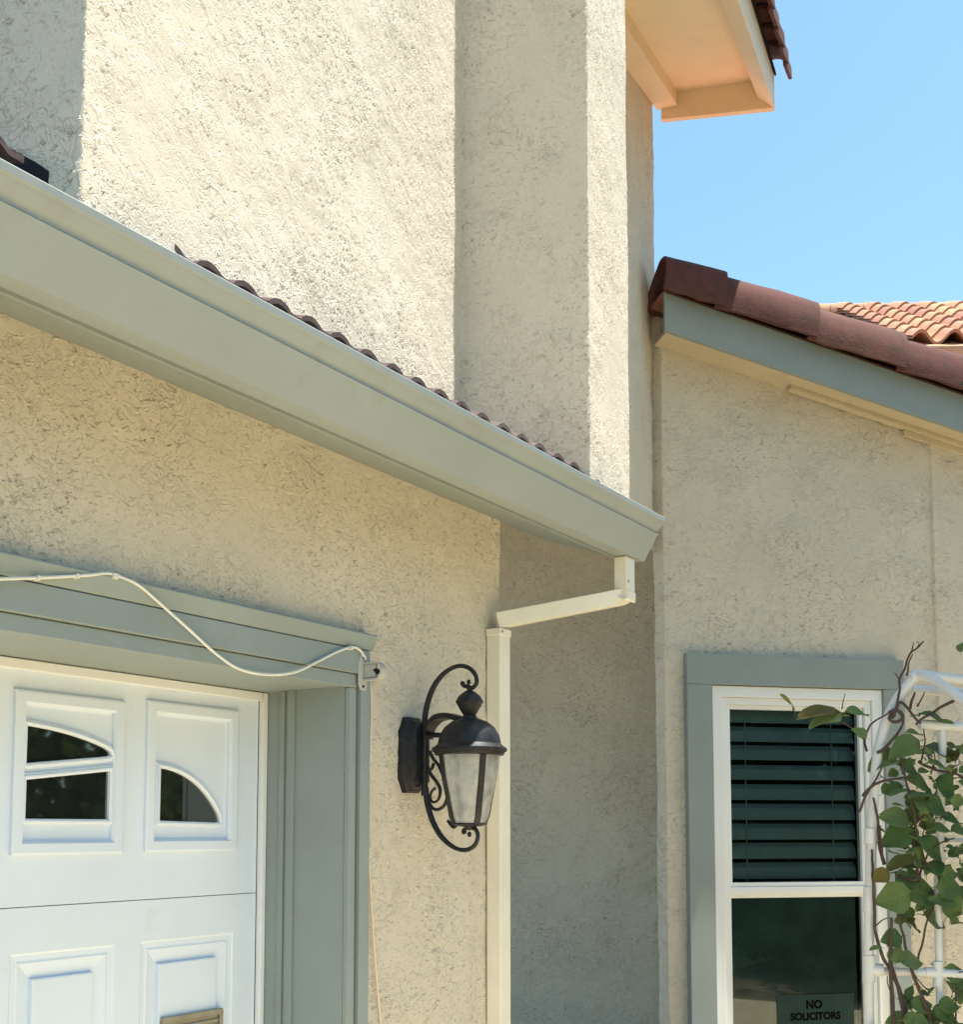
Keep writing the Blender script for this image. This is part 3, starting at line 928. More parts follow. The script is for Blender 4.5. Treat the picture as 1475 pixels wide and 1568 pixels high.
# sign
sb0, sz0 = WN.pix(1190, 1524, -.038); sb1, _ = WN.pix(1312, 1524, -.038)
sign = thing("sign", "dark no soliciting sign stuck low on the lower window pane", "sign", WN.pt((sb0 + sb1) / 2, -.038, .85))
M_SIGN = paint("dark green sign film", (.030, .052, .047), .9, .05, .15, 6, 0)
mb = MB(); mb.box(WN, sb0, sb1 - .02, -.0385, -.037, sz0 - .30, sz0); mb.build("plate", M_SIGN, sign, 0)
for k in range(2):
    pass
def text_mesh(body, size, bc, zc, p, parent, name="lettering"):
    cu = bpy.data.curves.new(name, 'FONT'); cu.body = body; cu.size = size
    cu.align_x = 'CENTER'; cu.align_y = 'CENTER'; cu.extrude = .0004; cu.offset = .0026
    ob = bpy.data.objects.new("tmp", cu); COL.objects.link(ob)
    dg = bpy.context.evaluated_depsgraph_get()
    me = bpy.data.meshes.new_from_object(ob.evaluated_get(dg))
    bpy.data.objects.remove(ob); bpy.data.curves.remove(cu)
    me.materials.clear(); me.materials.append(M_INK)
    o = bpy.data.objects.new(name, me); COL.objects.link(o); o.parent = parent
    m_ = Matrix(((WN.X[0], 0, WN.Y[0]), (WN.X[1], 0, WN.Y[1]), (0, 1, 0))).to_4x4()
    o.matrix_basis = Matrix.Translation(Vector(WN.pt(bc, p, zc)) - origin_of(parent)) @ m_
    return o
tb_, tz_ = WN.pix(1247, 1538, -.036); text_mesh("NO", .067, tb_, tz_, -.0364, sign)
tb_, tz_ = WN.pix(1247, 1556, -.036); text_mesh("SOLICITORS", .060, tb_ + .01, tz_, -.0364, sign)

# ------------------------------------------------------------------ wall lantern
AX = -.575
def lp(u, v):                                       # point on the lantern's own upright plane, square to the wall
    o_, z_ = G.pixa(u, v, AX)
    return G.pt(AX, o_, z_)
oc, _ = G.pixa(719, 1150, AX)
LC = G.pt(AX, oc, 0)
def lz(v): return G.pixa(719, v, AX)[1]
lan = thing("wall_lantern", "black scrolled coach lantern with seeded glass beside the garage door", "lantern", G.pt(AX, 0, 1.9))
ap, zp0 = G.pix(631, 1212, .02); _, zp1 = G.pix(631, 1100, .02)
zc_ = (zp0 + zp1) / 2; hh = (zp1 - zp0) / 2 + .004; hw = .060
def octo(hw_, hh_, o):
    c = .55
    return [G.pt(AX + x * hw_, o, zc_ + y * hh_) for x, y in ((-1, -.62), (-.55, -1), (.55, -1), (1, -.62), (1, .62), (.55, 1), (-.55, 1), (-1, .62))]
mb = MB()
mb.loft([octo(hw, hh, -.004), octo(hw, hh, .022), octo(hw * .93, hh * .95, .030), octo(hw * .9, hh * .92, .030), octo(hw * .80, hh * .86, .052), octo(hw * .62, hh * .76, .060)])
for x in np.linspace(-.7, .7, 6):
    mb.box(G, AX + x * hw * .8 - .003, AX + x * hw * .8 + .003, .02, .062, zc_ - hh * .72, zc_ + hh * .72)
mb.build("backplate", M_IRON, lan, 30, .002)
# scrolls
R_ = .0098
def scroll(pxs, r=R_, taper=True, n=8):
    P = smooth_path([lp(*p) for p in pxs], 6)
    rr = [r * (1 if not taper else (.75 + .25 * math.sin(math.pi * min(1, i / (len(P) * .5))))) for i in range(len(P))]
    mb = MB(); mb.tube(P, rr, n)
    return mb
mb = scroll([(648, 1175), (650, 1150), (650, 1110), (654, 1080), (664, 1052), (680, 1031), (700, 1020), (717, 1022), (728, 1033), (730, 1045), (724, 1053), (716, 1051)])
mb.tube(smooth_path([lp(*p) for p in ((716, 1051), (711, 1050), (708, 1047), (709, 1044))], 4), .007, 8)
mb.lathe((lp(708.5, 1046)), [(0, -.008), (.007, -.004), (.008, 0), (.007, .004), (0, .008)], 8)
mb.lathe((lp(718, 1044)), [(0, -.010), (.006, -.006), (.007, 0), (.005, .006), (0, .009)], 8)
mb.build("upper_scroll", M_IRON, lan, 60)
mb = scroll([(650, 1180), (651, 1205), (655, 1232), (664, 1260), (678, 1283), (697, 1298), (714, 1301), (727, 1294), (732, 1280), (728, 1269), (720, 1267)])
mb.tube(smooth_path([lp(*p) for p in ((720, 1267), (714, 1268), (710, 1272), (711, 1276))], 4), .007, 8)
mb.lathe((lp(711, 1274)), [(0, -.008), (.007, -.004), (.008, 0), (.007, .004), (0, .008)], 8)
mb.lathe((lp(719, 1277)), [(0, -.010), (.006, -.006), (.007, 0), (.005, .006), (0, .009)], 8)
mb.build("lower_scroll", M_IRON, lan, 60)
mb = scroll([(652, 1165), (660, 1185), (668, 1196), (674, 1208), (672, 1223), (664, 1228), (659, 1222), (661, 1212), (667, 1206)], .0062)
for pxs in ([(654, 1205), (656, 1225), (664, 1238), (674, 1238), (682, 1230), (686, 1215)],
            [(658, 1150), (664, 1162), (672, 1172), (679, 1188)],
            [(655, 1180), (662, 1176), (664, 1168)],
            [(686, 1256), (694, 1266), (700, 1262), (696, 1256)]):
    mb.tube(smooth_path([lp(*p) for p in pxs], 5), .0058, 8)
mb.build("side_scroll", M_IRON, lan, 60)
mb = MB()
mb.tube([lp(645, 1125), lp(660, 1125), lp(688, 1126)], .0085, 8)
mb.tube([lp(636, 1165), lp(650, 1165)], .016, 10); mb.tube([lp(636, 1198), lp(652, 1198)], .014, 10)
mb.tube([lp(646, 1132), lp(652, 1110), lp(650, 1218)], .012, 10)
mb.build("arm", M_IRON, lan, 50)
# curved strap behind the dome
mb = MB()
pth = smooth_path([lp(*p) for p in ((656, 1124), (660, 1108), (672, 1096), (690, 1093), (706, 1098))], 6)
X3 = Vector(G.X)
mb.loft([[p + X3 * .028 + Vector((0, 0, .002)), p - X3 * .028 + Vector((0, 0, .002)), p - X3 * .028 - Vector((0, 0, .016)), p + X3 * .028 - Vector((0, 0, .016))] for p in pth])
mb.build("strap", M_IRON, lan, 40)
rpx = (G.pixa(781, 1150, AX)[0] - G.pixa(668, 1150, AX)[0]) / 2
# apparent half width in px -> metres
HWM = lambda px: px * 3.97 / F_PX
zbrim = lz(1148)
rb = HWM(53)
def LT(prof, n=24, rot=0): return MB().lathe((LC[0], LC[1], 0), prof, n, rot=rot)
mb = LT([(0, lz(1099)), (rb * .25, lz(1100)), (rb * .50, lz(1105)), (rb * .70, lz(1114)), (rb * .83, lz(1126)), (rb * .88, lz(1139)), (rb * .92, lz(1141)), (rb * .99, lz(1144)), (rb * 1.04, lz(1146)),
         (rb * 1.04, lz(1150)), (rb * .97, lz(1152)), (rb * .95, lz(1156)), (rb * .80, lz(1157)), (0, lz(1156))], 32)
mb.build("dome", M_IRON, lan, 30)
mb = LT([(0, lz(1051)), (.010, lz(1053)), (.008, lz(1057)), (.018, lz(1059)), (.036, lz(1066)), (.044, lz(1073)), (.046, lz(1075)), (.042, lz(1077)), (.028, lz(1089)), (.020, lz(1095)), (.024, lz(1097)), (.026, lz(1100)), (0, lz(1101))], 20)
mb.build("urn", M_IRON, lan, 30)
r0, r1_ = rb * .86, rb * .55
zt_, zm_, zb2 = lz(1157), lz(1250), lz(1262)
mb = MB()
ROT = math.radians(-64)
NRIB = 4
for k in range(NRIB):
    an = ROT + k * 2 * math.pi / NRIB
    ca, sa = math.cos(an), math.sin(an)
    pts = [(LC[0] + r * ca, LC[1] + r * sa, z) for r, z in ((r0, zt_), (r0 * .90, zt_ + (zm_ - zt_) * .35), (r1_ * 1.12, zt_ + (zm_ - zt_) * .8), (r1_, zm_), (r1_ * .82, zb2))]
    tx = Vector((-sa, ca, 0)); nr = Vector((ca, sa, 0))
    mb.loft([[Vector(p) + tx * .0095 + nr * .004, Vector(p) - tx * .0095 + nr * .004, Vector(p) - tx * .0095 - nr * .004, Vector(p) + tx * .0095 - nr * .004] for p in pts])
mb.lathe((LC[0], LC[1], 0), [(r1_ * .86, zb2 + .004), (r1_ * .9, zb2), (r1_ * .6, zb2 - .006), (.016, zb2 - .008), (.012, zb2 - .016), (0.0, zb2 - .020)], 24)
mb.build("cage", M_IRON, lan, 30)
def ringpt(r, z, k): 
    return [(LC[0] + r * math.cos(ROT + (k + t) * 2 * math.pi / NRIB), LC[1] + r * math.sin(ROT + (k + t) * 2 * math.pi / NRIB), z) for t in np.linspace(.02, .98, 9)]
for k in range(NRIB):
    mb = MB()
    lv = [ringpt(r, z, k) for r, z in ((r0 * .97, zt_), (r0 * .88, zt_ + (zm_ - zt_) * .35), (r1_ * 1.08, zt_ + (zm_ - zt_) * .8), (r1_ * .96, zm_), (r1_ * .80, zb2))]
    mb.loft(lv, cap=False, closed=False)
    mb.build("pane", M_LAMPGLASS, lan, 60)
mb = LT([(0, lz(1170)), (.016, lz(1172)), (.030, lz(1190)), (.030, lz(1206)), (.016, lz(1228)), (.014, lz(1250)), (0, lz(1252))], 16)
M_BULB = paint("frosted bulb", (.75, .74, .70), .3, .4, .02, 5, 0)
mb.build("bulb", M_BULB, lan, 60)

# ------------------------------------------------------------------ cable, bracket
cab = thing("cable", "thin white cable looping over the sage garage door trim", "cable", G.pt(-1.5, .05, 2.2))
px = [(-520, 905), (-300, 893), (-60, 888), (0, 887), (60, 884), (130, 881), (165, 879), (188, 884), (212, 897), (244, 922), (290, 965), (330, 1000), (366, 1023), (408, 1033), (450, 1028), (490, 1012), (520, 997), (541, 991), (553, 998), (560, 1010)]
pts = []
for u, v in px:
    o_ = .053 if v < 1000 and u < 480 else .040
    a_, z_ = G.pix(u, v + random.uniform(-1.5, 1.5), o_); pts.append(G.pt(a_, o_ + random.uniform(0, .003), z_))
mb = MB(); mb.tube(smooth_path(pts, 6), .0042, 8); mb.build("cord", M_CABLE, cab, 60)
pts = []
for u, v in [(566, 1046), (569, 1075), (567, 1150), (564, 1215), (563, 1280), (567, 1350), (573, 1450), (583, 1568), (586, 1640)]:
    a_, z_ = G.pix(u, v, .014); pts.append(G.pt(a_, .014, z_))
mb = MB(); mb.tube(smooth_path(pts, 6), .0032, 8); mb.build("cord", M_CREAM, cab, 60)
for u_, v_ in ((58, 885), (538, 992), (118, 882)):
    a_, z_ = G.pix(u_, v_, .054); mb = MB(); mb.box(G, a_ - .004, a_ + .004, .040, .060, z_ - .006, z_ + .006); mb.build("clip", M_CABLE, cab, 0, .002)
a_, z_ = G.pix(176, 882, .056); mb = MB(); mb.box(G, a_ - .008, a_ + .008, .048, .062, z_ - .007, z_ + .007); mb.build("clip", M_CABLE, cab, 0, .002)
brk = thing("cable_bracket", "small grey bracket with a hooked loop at the door trim corner", "bracket", G.pt(-.82, .04, 2.15))
a0b, z0b = G.pix(549, 1056, .035); a1b, z1b = G.pix(562, 1003, .035)
mb = MB()
mb.plate(G, [(a0b, z0b + .02), (a0b + .012, z0b), (a1b - .006, z0b), (a1b, z0b + .012), (a1b, z1b - .012), (a1b - .006, z1b), (a0b + .012, z1b), (a0b, z1b - .02)], .031, .0375)
mb.build("plate", M_BRACK, brk, 0, .002)
mb = MB()
am = (a0b + a1b) / 2 + .01
ob, zb_ = G.pixa(556, 1030, am)
zU, zD = G.pix(556, 1014, .04)[1], G.pix(556, 1042, .04)[1]
zM = (zU + zD) / 2; hR = (zU - zD) / 2
arc = [(.037, zU)] + [(.085 + hR * .9 * math.cos(t), zM + hR * math.sin(t)) for t in np.linspace(math.pi / 2, -math.pi / 2, 9)] + [(.037, zD)]
mb.loft([[G.pt(am - .012, o, z), G.pt(am + .012, o, z), G.pt(am + .012, zM * 0 + o - .0 if False else o, z - .006 if i < 5 else z + .006), G.pt(am - .012, o, z - .006 if i < 5 else z + .006)] for i, (o, z) in enumerate(arc)])
mb.build("loop", M_BRACK, brk, 40, .001)
mb = MB(); mb.box(G, am - .008, am + .008, .037, .082, zM - hR * .75, zM + hR * .8); mb.build("housing", M_BRACK, brk, 0, .004)
mb = MB(); mb.tube([G.pt(am, .075, zM + .004), G.pt(am, .088, zM - .004)], .009, 10); mb.build("bolt", M_IRON, brk, 40)
for zz_ in (z0b + .012, z1b - .012):
    mb = MB(); mb.tube([G.pt((a0b + a1b) / 2, .0372, zz_), G.pt((a0b + a1b) / 2, .0395, zz_)], .0045, 8); mb.build("screw", M_IRON, brk, 40)
mb = MB(); mb.tube([G.pt(am, .12, zU), G.pt(am + .004, .135, zU - .02), G.pt(am + .01, .15, zU - .035)], .003, 6); mb.build("hook", M_BRACK, brk, 40)

# ------------------------------------------------------------------ pipe trellis and vine
TY = 4.65
def tp3(u, v, y=TY):
    r = ray(u, v); p = r * (y / r[1]); return (p[0], p[1], p[2] + EYE)
trl = thing("pipe_trellis", "white plastic pipe trellis standing right of the window", "trellis", tuple(tp3(1334, HZN)[:2]) + (0,))
RP = .0205
def pipe(pts, r=RP, sm=True):
    mb = MB(); mb.tube(smooth_path(pts, 5) if sm and len(pts) > 2 else pts, r, 14); return mb.build("pipe", M_PVC, trl, 50)
x0, y0, _ = tp3(1331, 1500)
pipe([(x0 - .002, y0, 0.02), tp3(1331, 1560), tp3(1332, 1400), tp3(1337, 1240), tp3(1344, 1160), tp3(1356, 1108), tp3(1376, 1068), tp3(1403, 1034)])
pipe([tp3(1405, 1033), tp3(1520, 1046)], RP, False)
pipe([tp3(1405, 1033), tp3(1432, 1042, 4.55), tp3(1475, 1072, 4.4), tp3(1540, 1118, 4.2)])
pipe([tp3(1398, 1055, 4.95), tp3(1530, 1066, 4.95)], RP, False)
pipe([tp3(1408, 1109), tp3(1530, 1117)], RP, False)
pipe([tp3(1333, 1486), tp3(1550, 1494)], .0165, False)
xg, yg, _ = tp3(1437, 1500, TY + .0)
pipe([(xg, yg, .02), tp3(1437, 1400), tp3(1440, 1290), tp3(1444, 1115)], .0155)
pipe([tp3(1425, 1285, 5.0), tp3(1550, 1292, 5.0)], .014, False)
def fitting(pts, r):
    mb = MB()
    for p, q in pts: mb.tube([p, q], r, 14)
    return mb.build("fitting", M_PVC, trl, 50, .002)
fitting([(tp3(1333.5, 1268), tp3(1333, 1292))], RP * 1.22)
fitting([(tp3(1332.5, 1357), tp3(1332, 1396))], RP * 1.2)
fitting([(tp3(1331.3, 1462), tp3(1331, 1503)), (tp3(1333, 1484), tp3(1352, 1485))], RP * 1.25)
fitting([(tp3(1437, 1471), tp3(1437, 1510)), (tp3(1416, 1488), tp3(1462, 1491))], .0205)
fitting([(tp3(1396, 1040), tp3(1409, 1031))], RP * 1.2)

vine = thing("climbing_vine", "leafy climbing vine with round leaves tangled over the pipe trellis", "vine", tuple(tp3(1400, HZN, TY - .05)[:2]) + (0,))
def stem(pxs, r, y0=TY - .04, y1=None):
    y1 = y1 if y1 is not None else y0
    n = len(pxs)
    P = [tp3(u, v, y0 + (y1 - y0) * i / (n - 1) + random.uniform(-.012, .012)) for i, (u, v) in enumerate(pxs)]
    P = smooth_path(P, 5)
    P = [p + Vector((mnoise.noise(p * 25), mnoise.noise(p * 25 + Vector((5, 0, 0))), mnoise.noise(p * 25 + Vector((0, 5, 0))))) * .004 for p in P]
    mb = MB(); mb.tube(P, [.78 * r * (1 - .45 * i / len(P)) for i in range(len(P))], 7); return mb.build("stem", M_STEM, vine, 60)
for pxs, r in [
    ([(1400, 1640), (1390, 1556), (1366, 1488), (1354, 1468), (1340, 1426), (1339, 1384), (1337, 1350), (1336, 1300)], .011),
    ([(1356, 1324), (1352, 1312), (1346, 1290), (1345, 1262), (1342, 1238), (1338, 1222)], .010),
    ([(1352, 1316), (1350, 1290), (1348, 1264)], .007),
    ([(1432, 1640), (1423, 1556), (1400, 1496), (1392, 1468), (1384, 1436), (1376, 1404), (1372, 1370)], .010),
    ([(1376, 1340), (1404, 1345), (1400, 1300), (1402, 1262), (1396, 1225), (1386, 1190), (1376, 1150)], .009),
    ([(1406, 1470), (1420, 1412), (1430, 1384), (1428, 1366)], .006),
    ([(1372, 1640), (1368, 1560), (1364, 1470), (1366, 1404)], .012),
    ([(1378, 1640), (1384, 1560), (1372, 1500), (1365, 1470)], .011),
    ([(1327, 1150), (1325, 1134), (1328, 1120), (1337, 1106), (1361, 1091)], .007),
    ([(1344, 1152), (1358, 1143), (1372, 1126), (1380, 1112), (1383, 1100)], .009),
    ([(1322, 1218), (1328, 1210), (1346, 1198), (1372, 1192), (1390, 1190)], .009),
    ([(1316, 1244), (1326, 1218), (1340, 1196), (1352, 1172)], .007),
    ([(1406, 1165), (1416, 1172), (1438, 1180), (1460, 1183), (1490, 1196)], .009),
    ([(1472, 1066), (1452, 1077), (1434, 1088), (1412, 1100), (1402, 1110)], .009),
    ([(1370, 1098), (1378, 1056), (1379, 1040), (1388, 1018), (1394, 1000), (1404, 992), (1415, 981)], .007),
    ([(1394, 1001), (1397, 993), (1399, 983)], .004), ([(1379, 1043), (1375, 1036), (1370, 1030)], .004),
    ([(1389, 1034), (1392, 1016), (1397, 1002)], .005), ([(1404, 991), (1408, 985), (1404, 982)], .003),
    ([(1394, 1085), (1398, 1070), (1401, 1060)], .008), ([(1405, 1082), (1412, 1070), (1417, 1060)], .005),
    ([(1410, 1170), (1416, 1136), (1415, 1116)], .005), ([(1425, 1186), (1432, 1160), (1424, 1138)], .004),
    ([(1452, 1178), (1466, 1172), (1480, 1164)], .003),
    ([(1288, 1086), (1292, 1072), (1294, 1062)], .003), ([(1325, 1134), (1310, 1118), (1292, 1106), (1276, 1100)], .005),
    ([(1337, 1420), (1350, 1410), (1360, 1404)], .004), ([(1463, 1570), (1464, 1520), (1458, 1505)], .005),
    ([(1408, 1340), (1420, 1310), (1440, 1290), (1462, 1284)], .006), ([(1400, 1262), (1425, 1240), (1436, 1220)], .006),
    ([(1444, 1370), (1436, 1340), (1418, 1320)], .007),
    ([(1362, 1092), (1374, 1086), (1382, 1098), (1372, 1106), (1362, 1100), (1370, 1088), (1382, 1090)], .011),
    ([(1366, 1100), (1378, 1076), (1390, 1084), (1400, 1098), (1410, 1106)], .009)]:
    stem(pxs, r)

for i in range(26):
    u_, v_ = random.uniform(1350, 1470), random.uniform(1130, 1560)
    an_ = random.uniform(-.6, 3.6); ln_ = random.uniform(18, 46)
    stem([(u_, v_), (u_ + ln_ * .5 * math.cos(an_) + random.uniform(-4, 4), v_ - ln_ * .5 * math.sin(an_)), (u_ + ln_ * math.cos(an_), v_ - ln_ * math.sin(an_) + random.uniform(-6, 6))], .0035, TY + random.uniform(-.04, .1))

def leaf_mesh(kind):
    """Rounded leaf, stalk at the origin, blade along +y, folded at the midrib and cupped."""
    mb = MB()
    n = 7
    rows = []
    wmax = {0: .46, 1: .36, 2: .50}[kind]
    for i in range(n + 1):
        t = i / n
        wv = wmax * (math.sin(math.pi * min(1, max(0, t)) ** {0: .72, 1: .8, 2: .62}[kind])) ** .75 if 0 < t < 1 else .004
        y = t
        bend = -.34 * t * t if kind != 2 else -.20 * t * t
        row = []
        for sx in (-1, -.55, 0, .55, 1):
            ww = wv * (1 + .06 * math.sin(9 * t + 3 * sx))
            row.append((sx * ww, y + .03 * abs(sx) + .02 * math.sin(11 * t + 4 * sx), bend + .06 * math.sin(5.3 * t + 1.7 * sx + kind) + .34 * abs(sx) * wv - .10 * sx * sx * wv + .015 * math.sin(7 * t + 2.5 * sx)))
        rows.append(row)
    for i in range(n):
        for j in range(4):
            mb.face([rows[i][j], rows[i][j + 1], rows[i + 1][j + 1], rows[i + 1][j]])
    mb.tube([(0, -.22, -.02), (0, -.08, .004), (0, .02, .0)], .018, 5)
    me = mb.mesh("leaf", 60)
    return me
LM = []
for k in range(3):
    for mt in (M_LEAF, M_LEAF_OLD):
        me = leaf_mesh(k); me.materials.append(mt); LM.append(me)
def leaf(u, v, wpx, hpx, ang=None, old=0, face=None, y=None):
    """u, v: middle; wpx, hpx: apparent size; broad leaves turn to the viewer, slim ones stand edge on."""
    y = y if y is not None else TY - .06 + random.uniform(-.05, .05)
    c = Vector(tp3(u, v, y))
    Ls = max(wpx, hpx) * y / F_PX
    if ang is None: ang = random.uniform(-25, 25) + (0 if wpx >= hpx else 90)
    an = math.radians(ang)
    d = Vector((math.cos(an), 0, math.sin(an)))            # blade direction in the upright plane
    asp = min(wpx, hpx) / max(wpx, hpx)
    tilt = math.acos(max(.12, min(1, asp * 1.15)))
    nrm0 = Vector((0, -1, 0))
    side = d.cross(nrm0).normalized()
    up_ = side if side.z > 0 else -side
    nrm = (nrm0 * math.cos(tilt) + up_ * math.sin(tilt)).normalized()
    xx = d.cross(nrm).normalized()
    M3 = Matrix((xx, d, nrm)).transposed().to_4x4()
    kind = random.choice((0, 0, 2, 1)) if asp > .45 else 1
    me = LM[kind * 2 + (1 if old else 0)]
    sc = Ls * 1.0
    m_ = Matrix.Translation(c - d * sc * .5) @ M3 @ Matrix.Diagonal((sc, sc, sc, 1))
    return inst("leaf", me, m_, vine)
for L_ in [(1257, 1087, 64, 34, 170, 1), (1266, 1098, 54, 28, 185, 0), (1312, 1088, 42, 17, 10, 0), (1210, 1074, 14, 34, 110, 1), (1318, 1121, 26, 20, 140, 0),
           (1351, 1162, 50, 30, 200, 0), (1386, 1143, 54, 36, 200, 0), (1393, 1174, 42, 28, -10, 0), (1438, 1148, 50, 17, -12, 0), (1439, 1169, 44, 10, 0, 0),
           (1434, 1095, 60, 11, 0, 0), (1408, 1197, 48, 26, -8, 0), (1450, 1204, 46, 36, -25, 0), (1380, 1210, 32, 12, 175, 0), (1436, 1236, 46, 30, -20, 0),
           (1413, 1216, 38, 16, 165, 0), (1372, 1252, 50, 34, 160, 0), (1458, 1252, 40, 18, 0, 0), (1375, 1280, 52, 40, 200, 0), (1430, 1298, 64, 40, -28, 0),
           (1443, 1267, 38, 17, 10, 0), (1381, 1317, 48, 26, 190, 1), (1407, 1312, 48, 36, -20, 0), (1350, 1340, 30, 26, 220, 1), (1458, 1297, 22, 8, 0, 0),
           (1371, 1374, 58, 56, 200, 0), (1410, 1364, 64, 46, 10, 0), (1455, 1358, 46, 38, 0, 0), (1461, 1388, 44, 44, -30, 0), (1433, 1406, 44, 29, -15, 0),
           (1366, 1436, 34, 27, 190, 0), (1395, 1470, 42, 25, 10, 0), (1342, 1450, 20, 9, 175, 0), (1462, 1490, 36, 30, 20, 0), (1454, 1538, 40, 28, 10, 0),
           (1412, 1538, 36, 25, 20, 0), (1442, 1550, 32, 22, 0, 0), (1380, 1564, 48, 24, 175, 0), (1457, 1564, 38, 22, 0, 0), (1414, 1566, 34, 22, 0, 0),
           (1374, 1460, 16, 32, 80, 0), (1455, 1338, 28, 24, 0, 0), (1420, 1245, 34, 28, 40, 0), (1398, 1280, 40, 30, -60, 0), (1360, 1150, 26, 18, 20, 0),
           (1400, 1120, 30, 10, 10, 0), (1468, 1225, 30, 26, 0, 0), (1470, 1270, 30, 18, 10, 0), (1392, 1350, 46, 30, 15, 0), (1440, 1330, 40, 26, 20, 0),
           (1400, 1562, 40, 30, 0, 0), (1350, 1590, 40, 30, 0, 0), (1430, 1590, 50, 34, 0, 0), (1470, 1590, 40, 30, 0, 0), (1390, 1600, 50, 36, 0, 0),
           (1412, 1230, 40, 30, 120, 0), (1448, 1380, 44, 30, 150, 0), (1420, 1380, 40, 26, 200, 0), (1424, 1556, 44, 30, 160, 0), (1473, 990, 10, 20, 80, 0)]:
    leaf(L_[0], L_[1], L_[2] * .92, L_[3] * .92, L_[4], L_[5])
for i in range(230):
    while True:
        u = random.uniform(1338, 1490); v = random.choice((random.uniform(1130, 1420), random.uniform(1130, 1420), random.uniform(1500, 1640)))
        if random.random() < min(1, (u - 1330) / 60) and (v < 1330 or u > 1370): break
    sz = random.choice((random.uniform(9, 18), random.uniform(16, 34)))
    leaf(u, v, sz, sz * random.uniform(.25, .8), random.uniform(-40, 220), 1 if random.random() < .08 else 0, y=TY + random.uniform(-.02, .22))

# ------------------------------------------------------------------ far tiled roof
nb_y = 12.4
nbo = plan(1440, nb_y)
nb = thing("neighbouring_house", "sunlit orange tiled roof rising behind the dark barge tiles", "house", (nbo[0], nbo[1], 0))
NF = Frame(nbo, math.radians(91.5))
zr = tp3(1440, 470, nb_y)[2]
PT = math.radians(30)
mb = MB(); mb.box(NF, -.8, 6.0, -4.4, -1.35 + 0, 0, zr - 1.3); mb.build("wall", M_CREAM, nb, 0)
nroof = bpy.data.objects.new("roof", None); COL.objects.link(nroof); nroof.parent = nb
nroof.location = Vector(NF.pt(2, -1.5, zr)) - Vector(nb.location)
# ridge at o = -1.3 so that the slope comes down toward the viewer
OR = -1.3 + 1.3
def slope_pt(a, d): return NF.pt(a, OR + d * math.cos(PT), zr - .05 - d * math.sin(PT))
mb = MB()
mb.loft([[slope_pt(a, 0), slope_pt(a, 2.86), tuple(np.array(slope_pt(a, 2.86)) - np.array([0, 0, .08])), tuple(np.array(slope_pt(a, 0)) - np.array([0, 0, .08]))] for a in (-.96, 6.2)])
mb.loft([[NF.pt(a, OR, zr - .05), NF.pt(a, OR - 3, zr - 1.75), NF.pt(a, OR - 3, zr - 1.83), NF.pt(a, OR, zr - .13)] for a in (-.96, 6.2)])
mb.build("roof_deck", M_TILE2, nroof, 0)
me_n = s_tile_mesh(.295, .44, .055, .030, 12); me_n.materials.append(M_TILE2)
dnv = Vector(slope_pt(0, 1)) - Vector(slope_pt(0, 0)); dnv.normalize()
xn = Vector(NF.X); zn_ = dnv.cross(xn)
if zn_.z < 0: zn_ = -zn_
RN = Matrix((xn, -dnv, xn.cross(-dnv))).transposed().to_4x4()
for c_ in range(0, 12):
    for r_ in range(10):
        base = Vector(slope_pt(-.97 + c_ * .295, .30 + r_ * .27)) + zn_ * .075
        inst("roof_tile", me_n, Matrix.Translation(base) @ RN @ Matrix.Rotation(-.09, 4, 'X'), nroof)
me_r = half_tile_mesh(.42, .24, .11, .02, 10, .88, flange=.03).mesh("ridge_tile", 50); me_r.materials.append(M_TILE2)
RR = Matrix((xn, Vector(NF.Y), Vector((0, 0, 1)))).transposed().to_4x4()
if RR.to_3x3().determinant() < 0: RR = Matrix((-xn, Vector(NF.Y), Vector((0, 0, 1)))).transposed().to_4x4()
for c_ in range(0, 11):
    inst("ridge_tile", me_r, Matrix.Translation(Vector(NF.pt(-.98 + c_ * .36, OR, zr - .06))) @ RR @ Matrix.Rotation(.04, 4, 'Y'), nroof)

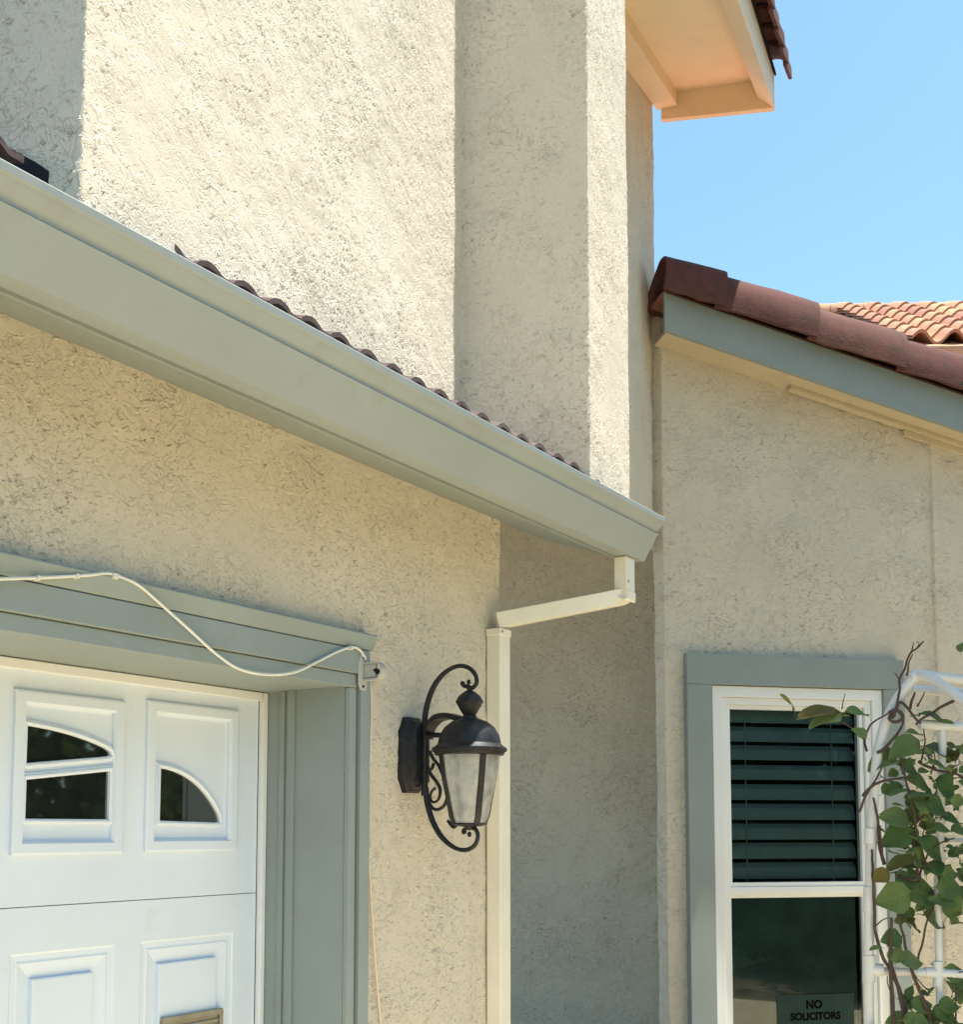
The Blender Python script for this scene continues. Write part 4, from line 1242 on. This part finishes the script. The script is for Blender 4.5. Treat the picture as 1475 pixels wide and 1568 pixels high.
# ------------------------------------------------------------------ greenery outside the frame: one tree mirrored in the door, the rest added for light
def tree(x, y, h, rad, zc0, n, name, label, seed, size=.16, spread=1.0):
    r_ = np.random.default_rng(seed)
    t = thing(name, label, "tree", (x, y, 0))
    mb = MB()
    P = [Vector((x + .12 * math.sin(i * .9 + seed), y + .12 * math.cos(i * 1.1), h * .85 * i / 8)) for i in range(9)]
    mb.tube(P, [.17 * (1 - .085 * i) for i in range(9)], 9)
    for k in range(9):
        z_ = zc0 + (h - zc0) * (k + .3) / 10
        an = k * 2.4 + seed
        q = Vector((x, y, z_)); e = q + Vector((math.cos(an), math.sin(an), .45)) * rad * .75
        mb.tube([q, (q + e) / 2 + Vector((0, 0, .1)), e], [.055, .035, .015], 6)
    mb.build("trunk", M_BARK, t, 60)
    # leaves gathered in clumps
    nc = 46
    cz = r_.uniform(0, 1, nc)
    env = np.sqrt(np.clip(1 - (2 * cz - .85) ** 2 / 1.5, .05, 1))
    ca = r_.uniform(0, 2 * math.pi, nc); cr = np.sqrt(r_.uniform(.05, 1, nc)) * rad * env
    C = np.stack([x + cr * np.cos(ca), y + cr * np.sin(ca), zc0 + cz * (h - zc0)], 1)
    ci = r_.integers(0, nc, n)
    pos = C[ci] + r_.normal(0, 1, (n, 3)) * np.array([.42, .42, .36]) * (rad / 2.2 * spread)
    d1 = r_.normal(0, 1, (n, 3)); d1 /= np.linalg.norm(d1, axis=1)[:, None]
    d2 = np.cross(d1, r_.normal(0, 1, (n, 3))); d2 /= np.linalg.norm(d2, axis=1)[:, None]
    s = r_.uniform(.6, 1.2, (n, 1)) * size
    V = np.stack([pos - d1 * s, pos + d2 * s * .45, pos + d1 * s, pos - d2 * s * .45], 1).reshape(-1, 3)
    me = bpy.data.meshes.new("crown")
    me.vertices.add(4 * n); me.vertices.foreach_set('co', V.reshape(-1).astype(np.float32))
    me.loops.add(4 * n); me.loops.foreach_set('vertex_index', np.arange(4 * n, dtype=np.int32))
    me.polygons.add(n); me.polygons.foreach_set('loop_start', (np.arange(n) * 4).astype(np.int32))
    me.update(calc_edges=True)
    link("crown", me, M_TREELEAF, t)
    return t
tree(8.5, 3.4, 4.6, 2.2, .4, 9000, "garden_tree", "low bushy tree across the driveway facing the garage door", 5)
tree(9.5, -.1, 6.6, 3.05, .3, 36000, "reflection_tree", "broad bushy tree added out of view to darken the window reflection", 9, .13)  # unseen tree, added so the window reflects something dark

tree(2.66, 4.5, 7.2, .40, .4, 16000, "shade_tree", "slim dark column tree added out of view to shade the trellis", 12, .075, 1.5)  # unseen tree, added to cast shade over the trellis
for sx_, sy_, sd_, wh_ in ((7.6, 2.2, 21, "end of the row closest to the window"), (8.2, .2, 22, "middle of the row"), (8.9, -1.6, 23, "end of the row farthest from the window")):
    t = tree(sx_, sy_, 1.7, 1.15, .05, 6000, "reflection_shrub", "rounded green shrub, added to darken window reflections, at the " + wh_, sd_, .07)  # unseen shrubs, added to cover bright ground mirrored in the lower pane
    t['group'] = "unseen shrubs added for dark reflections"; t['category'] = "shrub"
